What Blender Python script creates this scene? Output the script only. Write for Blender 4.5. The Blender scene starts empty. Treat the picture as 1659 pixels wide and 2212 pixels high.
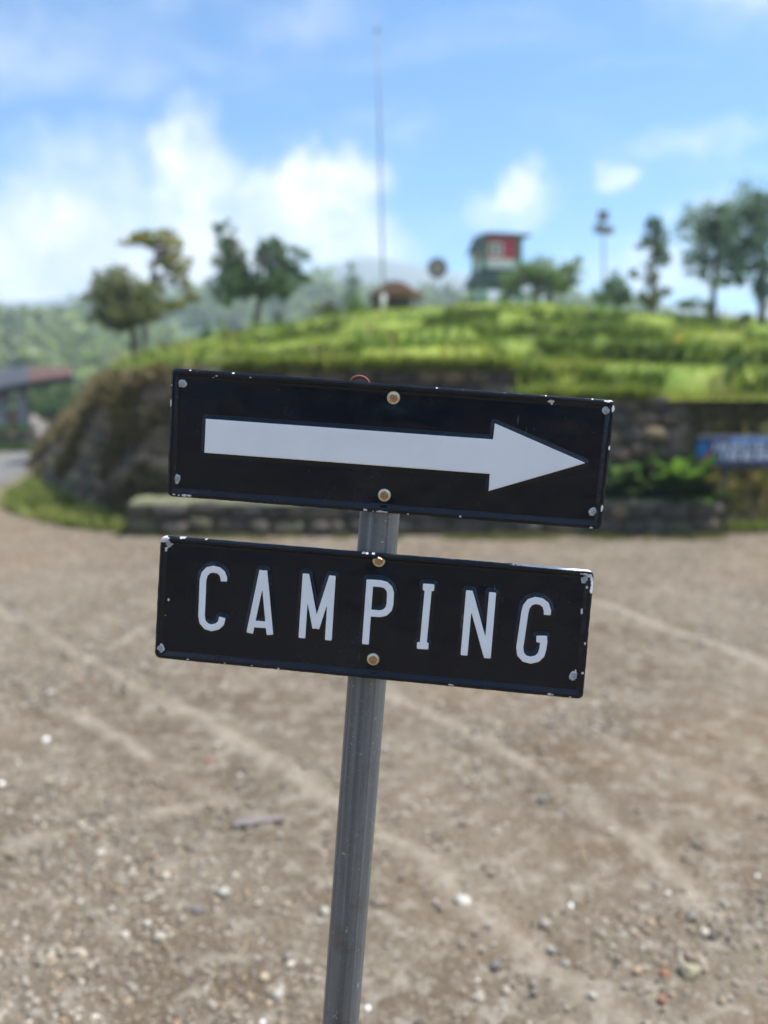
import bpy, math, random
import numpy as np
from mathutils import Vector, Matrix

SC = bpy.context.scene
COL = SC.collection
rad = math.radians

# ------------------------------------------------------------------ camera
PITCH = rad(8.0)
CAMZ = 1.5
cd = bpy.data.cameras.new('camera')
cam = bpy.data.objects.new('camera', cd)
COL.objects.link(cam)
cam.location = (0, 0, CAMZ)
cam.rotation_euler = (rad(90) - PITCH, 0, 0)
cd.sensor_fit = 'VERTICAL'
cd.sensor_height = 36.0
cd.lens = 18.0 / (1106.0 / 1805.0)
cd.clip_start = 0.02
cd.clip_end = 20000
cd.dof.use_dof = True
cd.dof.focus_distance = 0.822
cd.dof.aperture_fstop = 2.7
SC.camera = cam

# ------------------------------------------------------------------ sky, sun, exposure
SUN_EL, SUN_AZ = rad(63), rad(80)          # azimuth from +Y towards +X
W = bpy.data.worlds.new('World')
SC.world = W
W.use_nodes = True
SKY_STRENGTH = 0.09


class NT:
    """small node-tree helper"""
    def __init__(s, tree):
        s.t = tree
        s.n = tree.nodes
        s.l = tree.links

    def new(s, kind, **kw):
        n = s.n.new(kind)
        for k, v in kw.items():
            setattr(n, k, v)
        return n

    def put(s, sock, v):
        if isinstance(v, bpy.types.NodeSocket):
            s.l.new(v, sock)
        else:
            sock.default_value = v

    def math(s, op, a, b=None, c=None, clamp=False):
        n = s.new('ShaderNodeMath', operation=op, use_clamp=clamp)
        s.put(n.inputs[0], a)
        if b is not None:
            s.put(n.inputs[1], b)
        if c is not None:
            s.put(n.inputs[2], c)
        return n.outputs[0]

    def vmath(s, op, a, b=None):
        n = s.new('ShaderNodeVectorMath', operation=op)
        s.put(n.inputs[0], a)
        if b is not None:
            s.put(n.inputs[1], b)
        return n.outputs['Value'] if op in ('LENGTH', 'DOT_PRODUCT') else n.outputs[0]

    def mapr(s, v, a, b, c=0.0, d=1.0, smooth=True):
        n = s.new('ShaderNodeMapRange', interpolation_type='SMOOTHSTEP' if smooth else 'LINEAR')
        s.put(n.inputs[0], v)
        for i, x in enumerate((a, b, c, d)):
            s.put(n.inputs[i + 1], x)
        return n.outputs[0]

    def noise(s, vec, scale, detail=4, rough=0.55, out='Fac', dist=0.0):
        n = s.new('ShaderNodeTexNoise')
        if vec is not None:
            s.l.new(vec, n.inputs['Vector'])
        n.inputs['Scale'].default_value = scale
        n.inputs['Detail'].default_value = detail
        n.inputs['Roughness'].default_value = rough
        n.inputs['Distortion'].default_value = dist
        return n.outputs[out]

    def mix(s, f, a, b, mode='MIX'):
        n = s.new('ShaderNodeMix', data_type='RGBA', blend_type=mode)
        s.put(n.inputs[0], f)
        for i, x in ((6, a), (7, b)):
            if not isinstance(x, bpy.types.NodeSocket):
                x = tuple(x) + (1.0,) if len(x) == 3 else x
            s.put(n.inputs[i], x)
        return n.outputs[2]


def build_world():
    t = NT(W.node_tree)
    bg = t.n['Background']
    sky = t.new('ShaderNodeTexSky', sky_type='NISHITA')
    sky.sun_disc = False
    sky.sun_elevation = SUN_EL
    sky.sun_rotation = SUN_AZ
    sky.altitude = 1000
    sky.air_density = 1.0
    sky.dust_density = 0.25
    sky.ozone_density = 2.0
    co = t.new('ShaderNodeTexCoord').outputs['Generated']
    sep = t.new('ShaderNodeSeparateXYZ')
    t.l.new(co, sep.inputs[0])
    az = t.math('MULTIPLY', t.math('ARCTAN2', sep.outputs[0], sep.outputs[1]), 57.29578)
    el = t.math('MULTIPLY', t.math('ARCSINE', sep.outputs[2]), 57.29578)
    cmb = t.new('ShaderNodeCombineXYZ')
    t.l.new(az, cmb.inputs[0])
    t.l.new(el, cmb.inputs[1])
    ae = cmb.outputs[0]                                   # (azimuth, elevation) in degrees
    wob = t.vmath('MULTIPLY', t.vmath('SUBTRACT', t.noise(ae, 0.20, 7, 0.62, 'Color'), (0.5, 0.5, 0.5)), (8.0, 6.5, 0))
    p = t.vmath('ADD', ae, wob)
    fine = t.noise(ae, 0.35, 6, 0.62)
    # heaps of cloud: azimuth, elevation, half width, half height, opacity
    heaps = [(-24.5, 8.6, 10, 4.6, 0.98), (-15, 6.5, 12, 4.5, 0.95), (-9, 11.5, 8.5, 4.0, 0.80), (-12.4, 15.2, 3.0, 3.2, 0.78),
             (-3.0, 13.9, 4.0, 3.0, 1.05), (-1.5, 9.0, 4.0, 3.0, 0.8), (-19, 13, 5.5, 4.0, 0.45), (9.0, 13.6, 1.9, 1.4, 0.62), (8.2, 12.0, 2.8, 1.8, 0.5),
             (15.0, 13.2, 1.8, 1.4, 0.7), (20.5, 11.0, 2.5, 2.2, 0.6), (19, 7.5, 9, 2.2, 0.6), (4, 6.5, 8, 1.6, 0.5),
             (-44, 10, 14, 6, 0.9), (42, 12, 11, 5, 0.8), (85, 14, 14, 6, 0.8), (-95, 16, 16, 7, 0.8), (150, 15, 18, 7, 0.85), (-160, 18, 18, 8, 0.85)]
    acc = None
    for a, e, ra, re_, op in heaps:
        d = t.vmath('MULTIPLY', t.vmath('SUBTRACT', p, (a, e, 0)), (1 / ra, 1 / re_, 0))
        m = t.mapr(t.vmath('LENGTH', d), 0.34, 1.15, op, 0.0)
        acc = m if acc is None else t.math('ADD', acc, m)
    acc = t.math('MINIMUM', acc, 1.1)
    acc = t.math('MULTIPLY', acc, t.mapr(fine, 0.25, 0.62, 0.55, 1.12))
    # thin high streaks all over the sky
    rotm = t.new('ShaderNodeMapping')
    rotm.inputs['Rotation'].default_value = (0, 0, rad(14))
    rotm.inputs['Scale'].default_value = (0.055, 0.19, 1)
    t.l.new(ae, rotm.inputs[0])
    st = t.noise(rotm.outputs[0], 1.0, 5, 0.55, dist=0.6)
    streak = t.mapr(st, 0.48, 0.82, 0.0, 0.32)
    wisps = [(-25, 20.0, 9, 2.6, 0.5), (-5, 22.6, 5, 2.2, 0.42), (24, 23.5, 7, 4, 0.6), (20.0, 15.2, 5.5, 0.9, 0.5), (-17, 25, 8, 3, 0.2)]
    for a, e, ra, re_, op in wisps:
        d = t.vmath('MULTIPLY', t.vmath('SUBTRACT', p, (a, e, 0)), (1 / ra, 1 / re_, 0))
        streak = t.math('ADD', streak, t.mapr(t.vmath('LENGTH', d), 0.0, 1.3, op * 0.7, 0.0))
    streak = t.math('MULTIPLY', streak, t.mapr(fine, 0.3, 0.7, 0.6, 1.2))
    # unseen broken cloud added overhead to light the plate bevels and soften shadows
    gen = t.mapr(t.noise(co, 3.2, 6, 0.6), 0.46, 0.60, 0.0, 0.9)
    acc = t.math('MAXIMUM', acc, t.math('MULTIPLY', gen, t.mapr(el, 24.0, 36.0)))
    cover = t.math('MAXIMUM', t.math('MINIMUM', acc, 0.97), t.math('MINIMUM', streak, 0.75))
    cover = t.math('MULTIPLY', cover, t.mapr(el, -2.0, 1.5))
    shade = t.mapr(t.noise(ae, 0.20, 6, 0.62), 0.36, 0.60)
    cloud = t.mix(shade, (4.1, 4.6, 5.2), (5.9, 6.0, 6.1))
    skyc = t.mix(1.0, sky.outputs[0], (0.42, 0.77, 1.0), 'MULTIPLY')
    t.l.new(t.mix(cover, skyc, cloud), bg.inputs[0])
    bg.inputs[1].default_value = SKY_STRENGTH


build_world()
sl = bpy.data.lights.new('sun', 'SUN')
sun = bpy.data.objects.new('sun', sl)
COL.objects.link(sun)
sl.energy = 3.6
sl.angle = rad(2.5)
sl.color = (1.0, 0.955, 0.89)
sd = Vector((math.sin(SUN_AZ) * math.cos(SUN_EL), math.cos(SUN_AZ) * math.cos(SUN_EL), math.sin(SUN_EL)))
sun.rotation_euler = sd.to_track_quat('Z', 'Y').to_euler()

vs = SC.view_settings
vs.view_transform = 'Standard'
vs.look = 'None'
vs.exposure = 1.2
vs.gamma = 1.0
vs.use_curve_mapping = False
SC.cycles.use_denoising = True
SC.cycles.use_adaptive_sampling = True
SC.cycles.adaptive_threshold = 0.02
SC.cycles.max_bounces = 5
SC.cycles.diffuse_bounces = 3
SC.cycles.transmission_bounces = 3
SC.cycles.transparent_max_bounces = 16
SC.cycles.volume_bounces = 1
SC.cycles.sample_clamp_indirect = 8.0

# ------------------------------------------------------------------ places: photo directions to points of the place
cP, sP = math.cos(PITCH), math.sin(PITCH)


def ray(u, v):
    a, b = (u - 829.5) / 1805.0, (v - 1106.0) / 1805.0
    return np.array([a, cP - b * sP, -sP - b * cP])


def at(u, v, Y):
    d = ray(u, v)
    return np.array([0, 0, CAMZ]) + d * (Y / d[1])


def G(u, v, z=0.0):
    d = ray(u, v)
    return np.array([0, 0, CAMZ]) + d * ((z - CAMZ) / d[2])


def ppm(Y):
    return 1805.0 / Y


rng = np.random.default_rng(7)
random.seed(7)


def _h(ix, iy, seed):
    n = (ix.astype(np.int64) * 374761393 + iy.astype(np.int64) * 668265263 + seed * 974634777) & 0x7fffffff
    n = ((n ^ (n >> 13)) * 1274126177) & 0x7fffffff
    n = n ^ (n >> 16)
    return (n & 0xffff) / 65535.0


def vnoise(x, y, seed=0):
    x = np.asarray(x, float); y = np.asarray(y, float)
    ix, iy = np.floor(x), np.floor(y)
    fx, fy = x - ix, y - iy
    fx = fx * fx * (3 - 2 * fx); fy = fy * fy * (3 - 2 * fy)
    a = _h(ix, iy, seed); b = _h(ix + 1, iy, seed); c = _h(ix, iy + 1, seed); d = _h(ix + 1, iy + 1, seed)
    return (a * (1 - fx) + b * fx) * (1 - fy) + (c * (1 - fx) + d * fx) * fy


def fbm(x, y, seed=0, oct=4):
    s, a, t = 0, 1, 0
    x = np.asarray(x, float); y = np.asarray(y, float)
    x, y = 0.83 * x - 0.56 * y, 0.56 * x + 0.83 * y
    for i in range(oct):
        s = s + a * vnoise(x, y, seed + i); t += a; a *= 0.5
        x, y = 1.62 * x - 1.22 * y + 3.7, 1.22 * x + 1.62 * y - 1.9         # turned and doubled for the next octave
    return s / t


def sstep(a, b, x):
    t = np.clip((np.asarray(x, float) - a) / (b - a), 0, 1)
    return t * t * (3 - 2 * t)


# ------------------------------------------------------------------ object helpers
def mesh(name, v, f, m=None, smooth=False, attr=None, fcol=None):
    me = bpy.data.meshes.new(name)
    v = np.asarray(v, float)
    if isinstance(f, np.ndarray):
        nf, k = f.shape
        me.vertices.add(len(v)); me.vertices.foreach_set('co', v.ravel())
        me.loops.add(nf * k); me.loops.foreach_set('vertex_index', f.ravel().astype(np.int32))
        me.polygons.add(nf); me.polygons.foreach_set('loop_start', np.arange(0, nf * k, k, dtype=np.int32))
        me.update(calc_edges=True)
        me.validate()
    else:
        me.from_pydata(v.tolist(), [], f)
    if attr:
        for an, dat in attr.items():
            dat = np.asarray(dat, float)
            if dat.ndim == 1:
                a = me.attributes.new(an, 'FLOAT', 'POINT'); a.data.foreach_set('value', dat)
            else:
                a = me.attributes.new(an, 'FLOAT_COLOR', 'POINT')
                if dat.shape[1] == 3:
                    dat = np.concatenate([dat, np.ones((len(dat), 1))], 1)
                a.data.foreach_set('color', dat.ravel())
    if smooth:
        me.polygons.foreach_set('use_smooth', np.ones(len(me.polygons), bool))
    if m:
        me.materials.append(m)
    me.update()
    return me


def link(name, me, parent=None, **props):
    o = bpy.data.objects.new(name, me)
    COL.objects.link(o)
    if parent is not None:
        o.parent = parent
    for k, v in props.items():
        o[k] = v
    return o


def obj(name, v, f, m, parent=None, smooth=False, attr=None, **props):
    return link(name, mesh(name, v, f, m, smooth, attr), parent, **props)


def empty(name, loc=(0, 0, 0), **props):
    o = link(name, None, None, **props)
    o.location = loc
    o.empty_display_size = 0.1
    return o


class MB:
    """collects shapes into one mesh"""
    def __init__(s):
        s.v = []; s.f = []

    def add(s, v, f):
        b = len(s.v)
        s.v += [tuple(map(float, p)) for p in v]
        s.f += [tuple(i + b for i in q) for q in f]

    def box(s, lo, hi, bev=0.0):
        (x0, y0, z0), (x1, y1, z1) = lo, hi
        if bev <= 0:
            s.add([(x0, y0, z0), (x1, y0, z0), (x1, y1, z0), (x0, y1, z0), (x0, y0, z1), (x1, y0, z1), (x1, y1, z1), (x0, y1, z1)],
                  [(0, 3, 2, 1), (4, 5, 6, 7), (0, 1, 5, 4), (1, 2, 6, 5), (2, 3, 7, 6), (3, 0, 4, 7)])
            return
        b = bev
        P = []
        for z, i in ((z0, b), (z0 + b, 0), (z1 - b, 0), (z1, b)):
            x_0, x_1, y_0, y_1 = x0 + i, x1 - i, y0 + i, y1 - i
            P += [(x_0 + b, y_0, z), (x_1 - b, y_0, z), (x_1, y_0 + b, z), (x_1, y_1 - b, z), (x_1 - b, y_1, z), (x_0 + b, y_1, z), (x_0, y_1 - b, z), (x_0, y_0 + b, z)]
        F = [tuple(range(7, -1, -1)), tuple(range(24, 32))]
        for r in range(3):
            for k in range(8):
                F.append((r * 8 + k, r * 8 + (k + 1) % 8, (r + 1) * 8 + (k + 1) % 8, (r + 1) * 8 + k))
        s.add(P, F)

    def tube(s, pts, radii, n=8, cap=True):
        pts = [np.array(p, float) for p in pts]
        if np.isscalar(radii):
            radii = [radii] * len(pts)
        V = []; F = []
        up = np.array([0.31, 0.87, 0.38])
        for i, p in enumerate(pts):
            d = pts[min(i + 1, len(pts) - 1)] - pts[max(i - 1, 0)]
            d = d / (np.linalg.norm(d) + 1e-12)
            a = np.cross(d, up); a /= np.linalg.norm(a) + 1e-12
            b = np.cross(d, a)
            for k in range(n):
                t = 2 * math.pi * k / n
                V.append(p + (a * math.cos(t) + b * math.sin(t)) * radii[i])
        for i in range(len(pts) - 1):
            for k in range(n):
                F.append((i * n + k, i * n + (k + 1) % n, (i + 1) * n + (k + 1) % n, (i + 1) * n + k))
        if cap:
            F.append(tuple(range(n - 1, -1, -1))); F.append(tuple(range((len(pts) - 1) * n, len(pts) * n)))
        s.add(V, F)

    def lathe(s, prof, n=24, M=None):
        V = []; F = []
        for r, z in prof:
            for k in range(n):
                t = 2 * math.pi * k / n
                V.append((r * math.cos(t), r * math.sin(t), z))
        for i in range(len(prof) - 1):
            for k in range(n):
                F.append((i * n + k, i * n + (k + 1) % n, (i + 1) * n + (k + 1) % n, (i + 1) * n + k))
        F.append(tuple(range(n - 1, -1, -1))); F.append(tuple(range((len(prof) - 1) * n, len(prof) * n)))
        if M is not None:
            V = [tuple(M @ Vector(p)) for p in V]
        s.add(V, F)

    def build(s, name, m, parent=None, smooth=False, **props):
        return obj(name, s.v, s.f, m, parent, smooth, **props)


# ------------------------------------------------------------------ materials
def new_mat(name):
    m = bpy.data.materials.new(name)
    m.use_nodes = True
    t = NT(m.node_tree)
    return m, t, t.n['Principled BSDF']


def simple(name, a, b=None, scale=8.0, rough=0.8, spec=0.3, metal=0.0, bump=0.0, bscale=None, rnd=0.0, lo=0.35, hi=0.65):
    m, t, bs = new_mat(name)
    co = t.new('ShaderNodeTexCoord').outputs['Object']
    if b is not None:
        c = t.mix(t.mapr(t.noise(co, scale, 5, 0.6), lo, hi), a, b)
    else:
        c = t.mix(0.0, a, a)
    if rnd:
        oi = t.new('ShaderNodeObjectInfo').outputs['Random']
        hs = t.new('ShaderNodeHueSaturation')
        t.l.new(t.mapr(oi, 0, 1, 1 - rnd, 1 + rnd, False), hs.inputs['Value'])
        t.l.new(c, hs.inputs['Color'])
        c = hs.outputs[0]
    t.l.new(c, bs.inputs['Base Color'])
    bs.inputs['Roughness'].default_value = rough
    bs.inputs['Specular IOR Level'].default_value = spec
    bs.inputs['Metallic'].default_value = metal
    if bump:
        bp = t.new('ShaderNodeBump')
        bp.inputs['Strength'].default_value = 0.6
        bp.inputs['Distance'].default_value = bump
        t.l.new(t.noise(co, bscale or scale * 3, 5, 0.65), bp.inputs['Height'])
        t.l.new(bp.outputs[0], bs.inputs['Normal'])
    return m


def leaf_mat(name, trans=0.55):
    """leaves: colour from the mesh's own per-leaf colour, light shines through"""
    m, t, bs = new_mat(name)
    c = t.new('ShaderNodeAttribute', attribute_name='col').outputs['Color']
    t.l.new(c, bs.inputs['Base Color'])
    bs.inputs['Roughness'].default_value = 0.6
    bs.inputs['Specular IOR Level'].default_value = 0.25
    tr = t.new('ShaderNodeBsdfTranslucent')
    t.l.new(t.mix(1.0, c, (1.15, 1.2, 0.6), 'MULTIPLY'), tr.inputs[0])
    mx = t.new('ShaderNodeMixShader')
    mx.inputs[0].default_value = trans
    t.l.new(bs.outputs[0], mx.inputs[1]); t.l.new(tr.outputs[0], mx.inputs[2])
    t.l.new(mx.outputs[0], t.n['Material Output'].inputs[0])
    return m


LEAF = leaf_mat('leaf')
GRASS = leaf_mat('grass_blade', 0.4)


def col_mat(name, rough=0.85, spec=0.3, bump=0.0):
    m, t, bs = new_mat(name)
    c = t.new('ShaderNodeAttribute', attribute_name='col').outputs['Color']
    co = t.new('ShaderNodeTexCoord').outputs['Object']
    f = t.mapr(t.noise(co, 60, 4, 0.6), 0.3, 0.7, 0.75, 1.2)
    n = t.new('ShaderNodeVectorMath', operation='SCALE')
    t.l.new(c, n.inputs[0]); t.l.new(f, n.inputs['Scale'])
    t.l.new(n.outputs[0], bs.inputs['Base Color'])
    bs.inputs['Roughness'].default_value = rough
    bs.inputs['Specular IOR Level'].default_value = spec
    return m


# ================================================================== GROUND
TRACKS = [[(-120, 1240), (0, 1315), (120, 1388), (240, 1450), (365, 1522), (520, 1610)],
          [(-60, 1490), (60, 1462), (170, 1435), (260, 1385), (330, 1340)],
          [(20, 1470), (90, 1508), (200, 1562), (300, 1620), (420, 1690), (560, 1790)],
          [(250, 1440), (350, 1500), (500, 1590), (640, 1680), (800, 1790), (900, 1860), (1010, 1950), (1150, 2060), (1290, 2160), (1450, 2290)],
          [(760, 1470), (870, 1520), (980, 1570), (1080, 1625), (1220, 1710), (1330, 1790), (1460, 1885), (1560, 1960)],
          [(1050, 1215), (1150, 1250), (1330, 1310), (1500, 1375), (1700, 1450)],
          [(1230, 1560), (1400, 1625), (1560, 1700), (1720, 1790)],
          [(300, 1210), (480, 1260), (620, 1330)],
          [(0, 1830), (180, 1790), (330, 1760), (470, 1740)]]


def build_ground():
    def axis(parts):
        return np.unique(np.concatenate([np.linspace(a, b, n) for a, b, n in parts]))
    xs = axis([(-2300, -200, 12), (-200, -20, 14), (-20, -5, 31), (-5, 5, 230), (5, 20, 31), (20, 200, 14), (200, 2300, 12)])
    ys = axis([(-1100, -100, 10), (-100, -5, 14), (-5, 1.2, 20), (1.2, 10.5, 230), (10.5, 30, 40), (30, 200, 20), (200, 1600, 12)])
    X, Y = np.meshgrid(xs, ys)
    near = sstep(14, 9, np.hypot(X, Y))
    Z = near * (0.035 * (fbm(X * 0.7, Y * 0.7, 11, 3) - 0.5) + 0.016 * (fbm(X * 4, Y * 4, 12, 3) - 0.5) + 0.006 * (vnoise(X * 14, Y * 14, 13) - 0.5))
    dust = np.zeros_like(X)
    wx = X + 0.06 * (fbm(X * 2, Y * 2, 21, 3) - 0.5) * 2
    wy = Y + 0.06 * (fbm(X * 2, Y * 2, 25, 3) - 0.5) * 2
    for k, tr in enumerate(TRACKS):
        P = [G(*q)[:2] for q in tr]
        d = np.full(X.shape, 1e9)
        for a, b in zip(P[:-1], P[1:]):
            ab = b - a
            tt = np.clip(((wx - a[0]) * ab[0] + (wy - a[1]) * ab[1]) / (ab @ ab), 0, 1)
            d = np.minimum(d, np.hypot(wx - a[0] - tt * ab[0], wy - a[1] - tt * ab[1]))
        wdt = (0.032, 0.035, 0.028, 0.030, 0.035, 0.06, 0.04, 0.06, 0.035)[k]
        g = np.exp(-(d / wdt) ** 2) * sstep(0.3, 0.55, fbm(X * 1.6, Y * 1.6, 40 + k, 3))
        dust = np.maximum(dust, g)
        Z -= 0.008 * np.exp(-((d - 0.09) / 0.06) ** 2) * near
        Z += 0.006 * g * near
    n, mm = X.shape
    v = np.stack([X.ravel(), Y.ravel(), Z.ravel()], 1)
    i = np.arange(n * mm).reshape(n, mm)
    f = np.stack([i[:-1, :-1].ravel(), i[:-1, 1:].ravel(), i[1:, 1:].ravel(), i[1:, :-1].ravel()], 1)
    m, t, bs = new_mat('packed_gravel_dirt')
    co = t.new('ShaderNodeTexCoord').outputs['Object']
    big = t.mapr(t.noise(co, 0.55, 4, 0.6), 0.32, 0.68)
    c = t.mix(big, (0.084, 0.061, 0.038), (0.146, 0.120, 0.086))
    c = t.mix(t.mapr(t.noise(co, 0.32, 3, 0.5), 0.48, 0.62, 0, 0.8), c, (0.150, 0.106, 0.066))
    c = t.mix(t.mapr(t.noise(co, 2.3, 5, 0.65), 0.42, 0.68), c, (0.170, 0.142, 0.104))
    c = t.mix(t.mapr(t.noise(co, 11, 5, 0.7), 0.49, 0.64, 0, 0.7), c, (0.275, 0.246, 0.197))
    c = t.mix(t.mapr(t.noise(co, 7, 5, 0.7), 0.34, 0.46, 0.6, 0), c, (0.10, 0.078, 0.057))
    c = t.mix(t.mapr(t.noise(co, 70, 3, 0.7), 0.54, 0.66, 0, 0.6), c, (0.36, 0.33, 0.28))
    c = t.mix(t.mapr(t.noise(co, 55, 3, 0.7), 0.34, 0.42, 0.5, 0), c, (0.085, 0.07, 0.057))
    du = t.new('ShaderNodeAttribute', attribute_name='dust').outputs['Fac']
    c = t.mix(t.math('MULTIPLY', du, 0.60), c, (0.32, 0.28, 0.222))
    t.l.new(c, bs.inputs['Base Color'])
    bs.inputs['Roughness'].default_value = 0.95
    bs.inputs['Specular IOR Level'].default_value = 0.15
    bp = t.new('ShaderNodeBump')
    bp.inputs['Strength'].default_value = 0.7
    bp.inputs['Distance'].default_value = 0.012
    t.l.new(t.noise(co, 45, 6, 0.7), bp.inputs['Height'])
    t.l.new(bp.outputs[0], bs.inputs['Normal'])
    obj('ground', v, f, m, smooth=True, attr={'dust': dust.ravel()}, kind='structure', label='wide gravel and packed dirt lot with pale tyre tracks')


build_ground()


def ground_z(x, y):
    X, Y = np.asarray(x, float), np.asarray(y, float)
    near = sstep(14, 9, np.hypot(X, Y))
    return near * (0.035 * (fbm(X * 0.7, Y * 0.7, 11, 3) - 0.5) + 0.016 * (fbm(X * 4, Y * 4, 12, 3) - 0.5))


def road():
    # asphalt lane on the left that passes behind the rounded stone wall
    L = [G(-260, 1085), G(-60, 1062), G(20, 1040), G(70, 1010), G(110, 985), G(150, 968)]
    R = [G(-260, 1010), G(-60, 990), G(20, 981), G(62, 970), G(92, 955), G(118, 935)]
    v = []; f = []
    for a, b in zip(L, R):
        for k in range(5):
            p = a + (b - a) * k / 4
            v.append((p[0], p[1], 0.006 + 0.02 * math.sin(math.pi * k / 4)))
    for i in range(len(L) - 1):
        for k in range(4):
            f.append((i * 5 + k, i * 5 + 5 + k, i * 5 + 6 + k, i * 5 + 1 + k))
    obj('road', v, f, simple('asphalt', (0.115, 0.115, 0.112), (0.17, 0.165, 0.16), 1.5, 0.9, bump=0.01, bscale=60), smooth=True, kind='structure', label='narrow grey asphalt lane')
    P = [(G(118, 950), G(92, 962)), (G(108, 930), G(78, 938)), (G(92, 915), G(64, 920)), (G(76, 903), G(54, 905)), (G(66, 890), G(46, 890))]
    v = []; f = []
    for a, b in P:
        v += [(a[0], a[1], 0.032), (b[0], b[1], 0.032)]
    for i in range(len(P) - 1):
        f.append((2 * i, 2 * i + 2, 2 * i + 3, 2 * i + 1))
    obj('path', v, f, simple('pale_concrete', (0.22, 0.19, 0.16), (0.17, 0.155, 0.14), 1.2, 0.9), kind='structure', label='pale concrete path past the shelter')


road()

# ================================================================== GRASSY TERRACED HILL
CREST_U = [-400, 60, 180, 240, 320, 400, 550, 700, 850, 1000, 1160, 1300, 1450, 1659, 2400]
CREST_V = [852, 850, 830, 803, 772, 747, 716, 686, 672, 657, 658, 668, 680, 690, 700]


# crown line of the rounded wall (x as a function of y), where the mound ends on the left
BAST_TOP = [(-8.2, 24.5, 1.7), (-6.2, 18.5, 1.78), at(236, 813, 14.3), at(250, 806, 12.4), at(300, 800, 10.8), at(372, 797, 9.9), at(470, 795, 9.6)]
BAST_Y = [9.3] + [float(p[1]) for p in BAST_TOP[::-1]] + [60, 100]
BAST_X = [-1.6] + [float(p[0]) for p in BAST_TOP[::-1]] + [-19.5, -33]


def hill_z(x, y):
    x = np.asarray(x, float); y = np.asarray(y, float)
    s = x / np.maximum(y, 1)
    u = 829.5 + 1823 * s
    v = np.interp(u, CREST_U, CREST_V)
    te = np.tan(np.arctan((1106 - v) / 1805.0) - PITCH)          # slope of the crest line
    zf = np.where(x < 1.45, 1.78, 1.44)
    zf = 1.78 + (1.44 - 1.78) * sstep(1.35, 1.6, x)
    yc = 20.0
    zc = CAMZ + yc * te
    w = np.clip((y - 9.4) / (yc - 9.4), 0, 1)
    n1 = 1.25 * (fbm(x * 0.22, y * 0.30, 61, 4) - 0.5) + 0.55 * (fbm(x * 0.8, y * 0.8, 66, 3) - 0.5)
    q = w * 4.5 + 0.5 + 1.1 * n1 * sstep(0.0, 0.12, w) * sstep(1.0, 0.85, w)
    fl = np.floor(q); fr = q - fl
    # each terrace: a steep shaded foot, then a bank rounding over to the next one
    stair = (fl + 0.50 * sstep(0.0, 0.15, fr) + 0.50 * (1 - (1 - fr) ** 2.2) - 0.89) / 4.5
    zh = zf + (zc - zf) * np.clip(stair, 0, 1.02)
    beyond = np.clip(y - yc, 0, 40)
    z = np.where(y > yc, zc + beyond * np.maximum(te, 0.0) * 0.62, zh)
    z = z + 0.12 * (fbm(x * 0.9, y * 0.9, 71, 3) - 0.5) * sstep(9.4, 10.4, y) + 0.07 * (fbm(x * 2.6, y * 2.6, 73, 3) - 0.5) * sstep(9.4, 10.4, y)
    z = z * sstep(95, 62, y)
    xb = np.interp(y, BAST_Y, BAST_X)
    left = sstep(xb + 0.04, xb + 0.30, x)
    return z * left - 0.05 * (1 - left)


def terrace_phase(x, y):
    w = np.clip((y - 9.4) / 10.6, 0, 1)
    n1 = 1.25 * (fbm(x * 0.22, y * 0.30, 61, 4) - 0.5) + 0.55 * (fbm(x * 0.8, y * 0.8, 66, 3) - 0.5)
    q = w * 4.5 + 0.5 + 1.1 * n1 * sstep(0.0, 0.12, w) * sstep(1.0, 0.85, w)
    return q - np.floor(q)


def build_hill():
    ys = np.concatenate([np.linspace(9.42, 24, 150), np.linspace(24.5, 70, 60), np.linspace(72, 100, 12)])
    ss = np.linspace(-0.46, 0.75, 260)
    S, Y = np.meshgrid(ss, ys)
    X = S * Y
    Z = hill_z(X, Y)
    n, mm = X.shape
    i = np.arange(n * mm).reshape(n, mm)
    f = np.stack([i[:-1, :-1].ravel(), i[:-1, 1:].ravel(), i[1:, 1:].ravel(), i[1:, :-1].ravel()], 1)
    m, t, bs = new_mat('hill_turf')
    co = t.new('ShaderNodeTexCoord').outputs['Object']
    c = t.mix(t.mapr(t.noise(co, 0.45, 5, 0.65), 0.36, 0.64), (0.13, 0.21, 0.032), (0.27, 0.32, 0.06))
    c = t.mix(t.mapr(t.noise(co, 2.2, 5, 0.65), 0.5, 0.72, 0, 0.7), c, (0.22, 0.23, 0.06))
    c = t.mix(t.mapr(t.noise(co, 1.3, 4, 0.7), 0.60, 0.72, 0, 0.7), c, (0.13, 0.085, 0.045))
    t.l.new(c, bs.inputs['Base Color'])
    bs.inputs['Roughness'].default_value = 0.9
    bs.inputs['Specular IOR Level'].default_value = 0.15
    obj('hill', np.stack([X.ravel(), Y.ravel(), Z.ravel()], 1), f, m, smooth=True, kind='structure', label='terraced green grassy mound')


build_hill()


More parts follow.
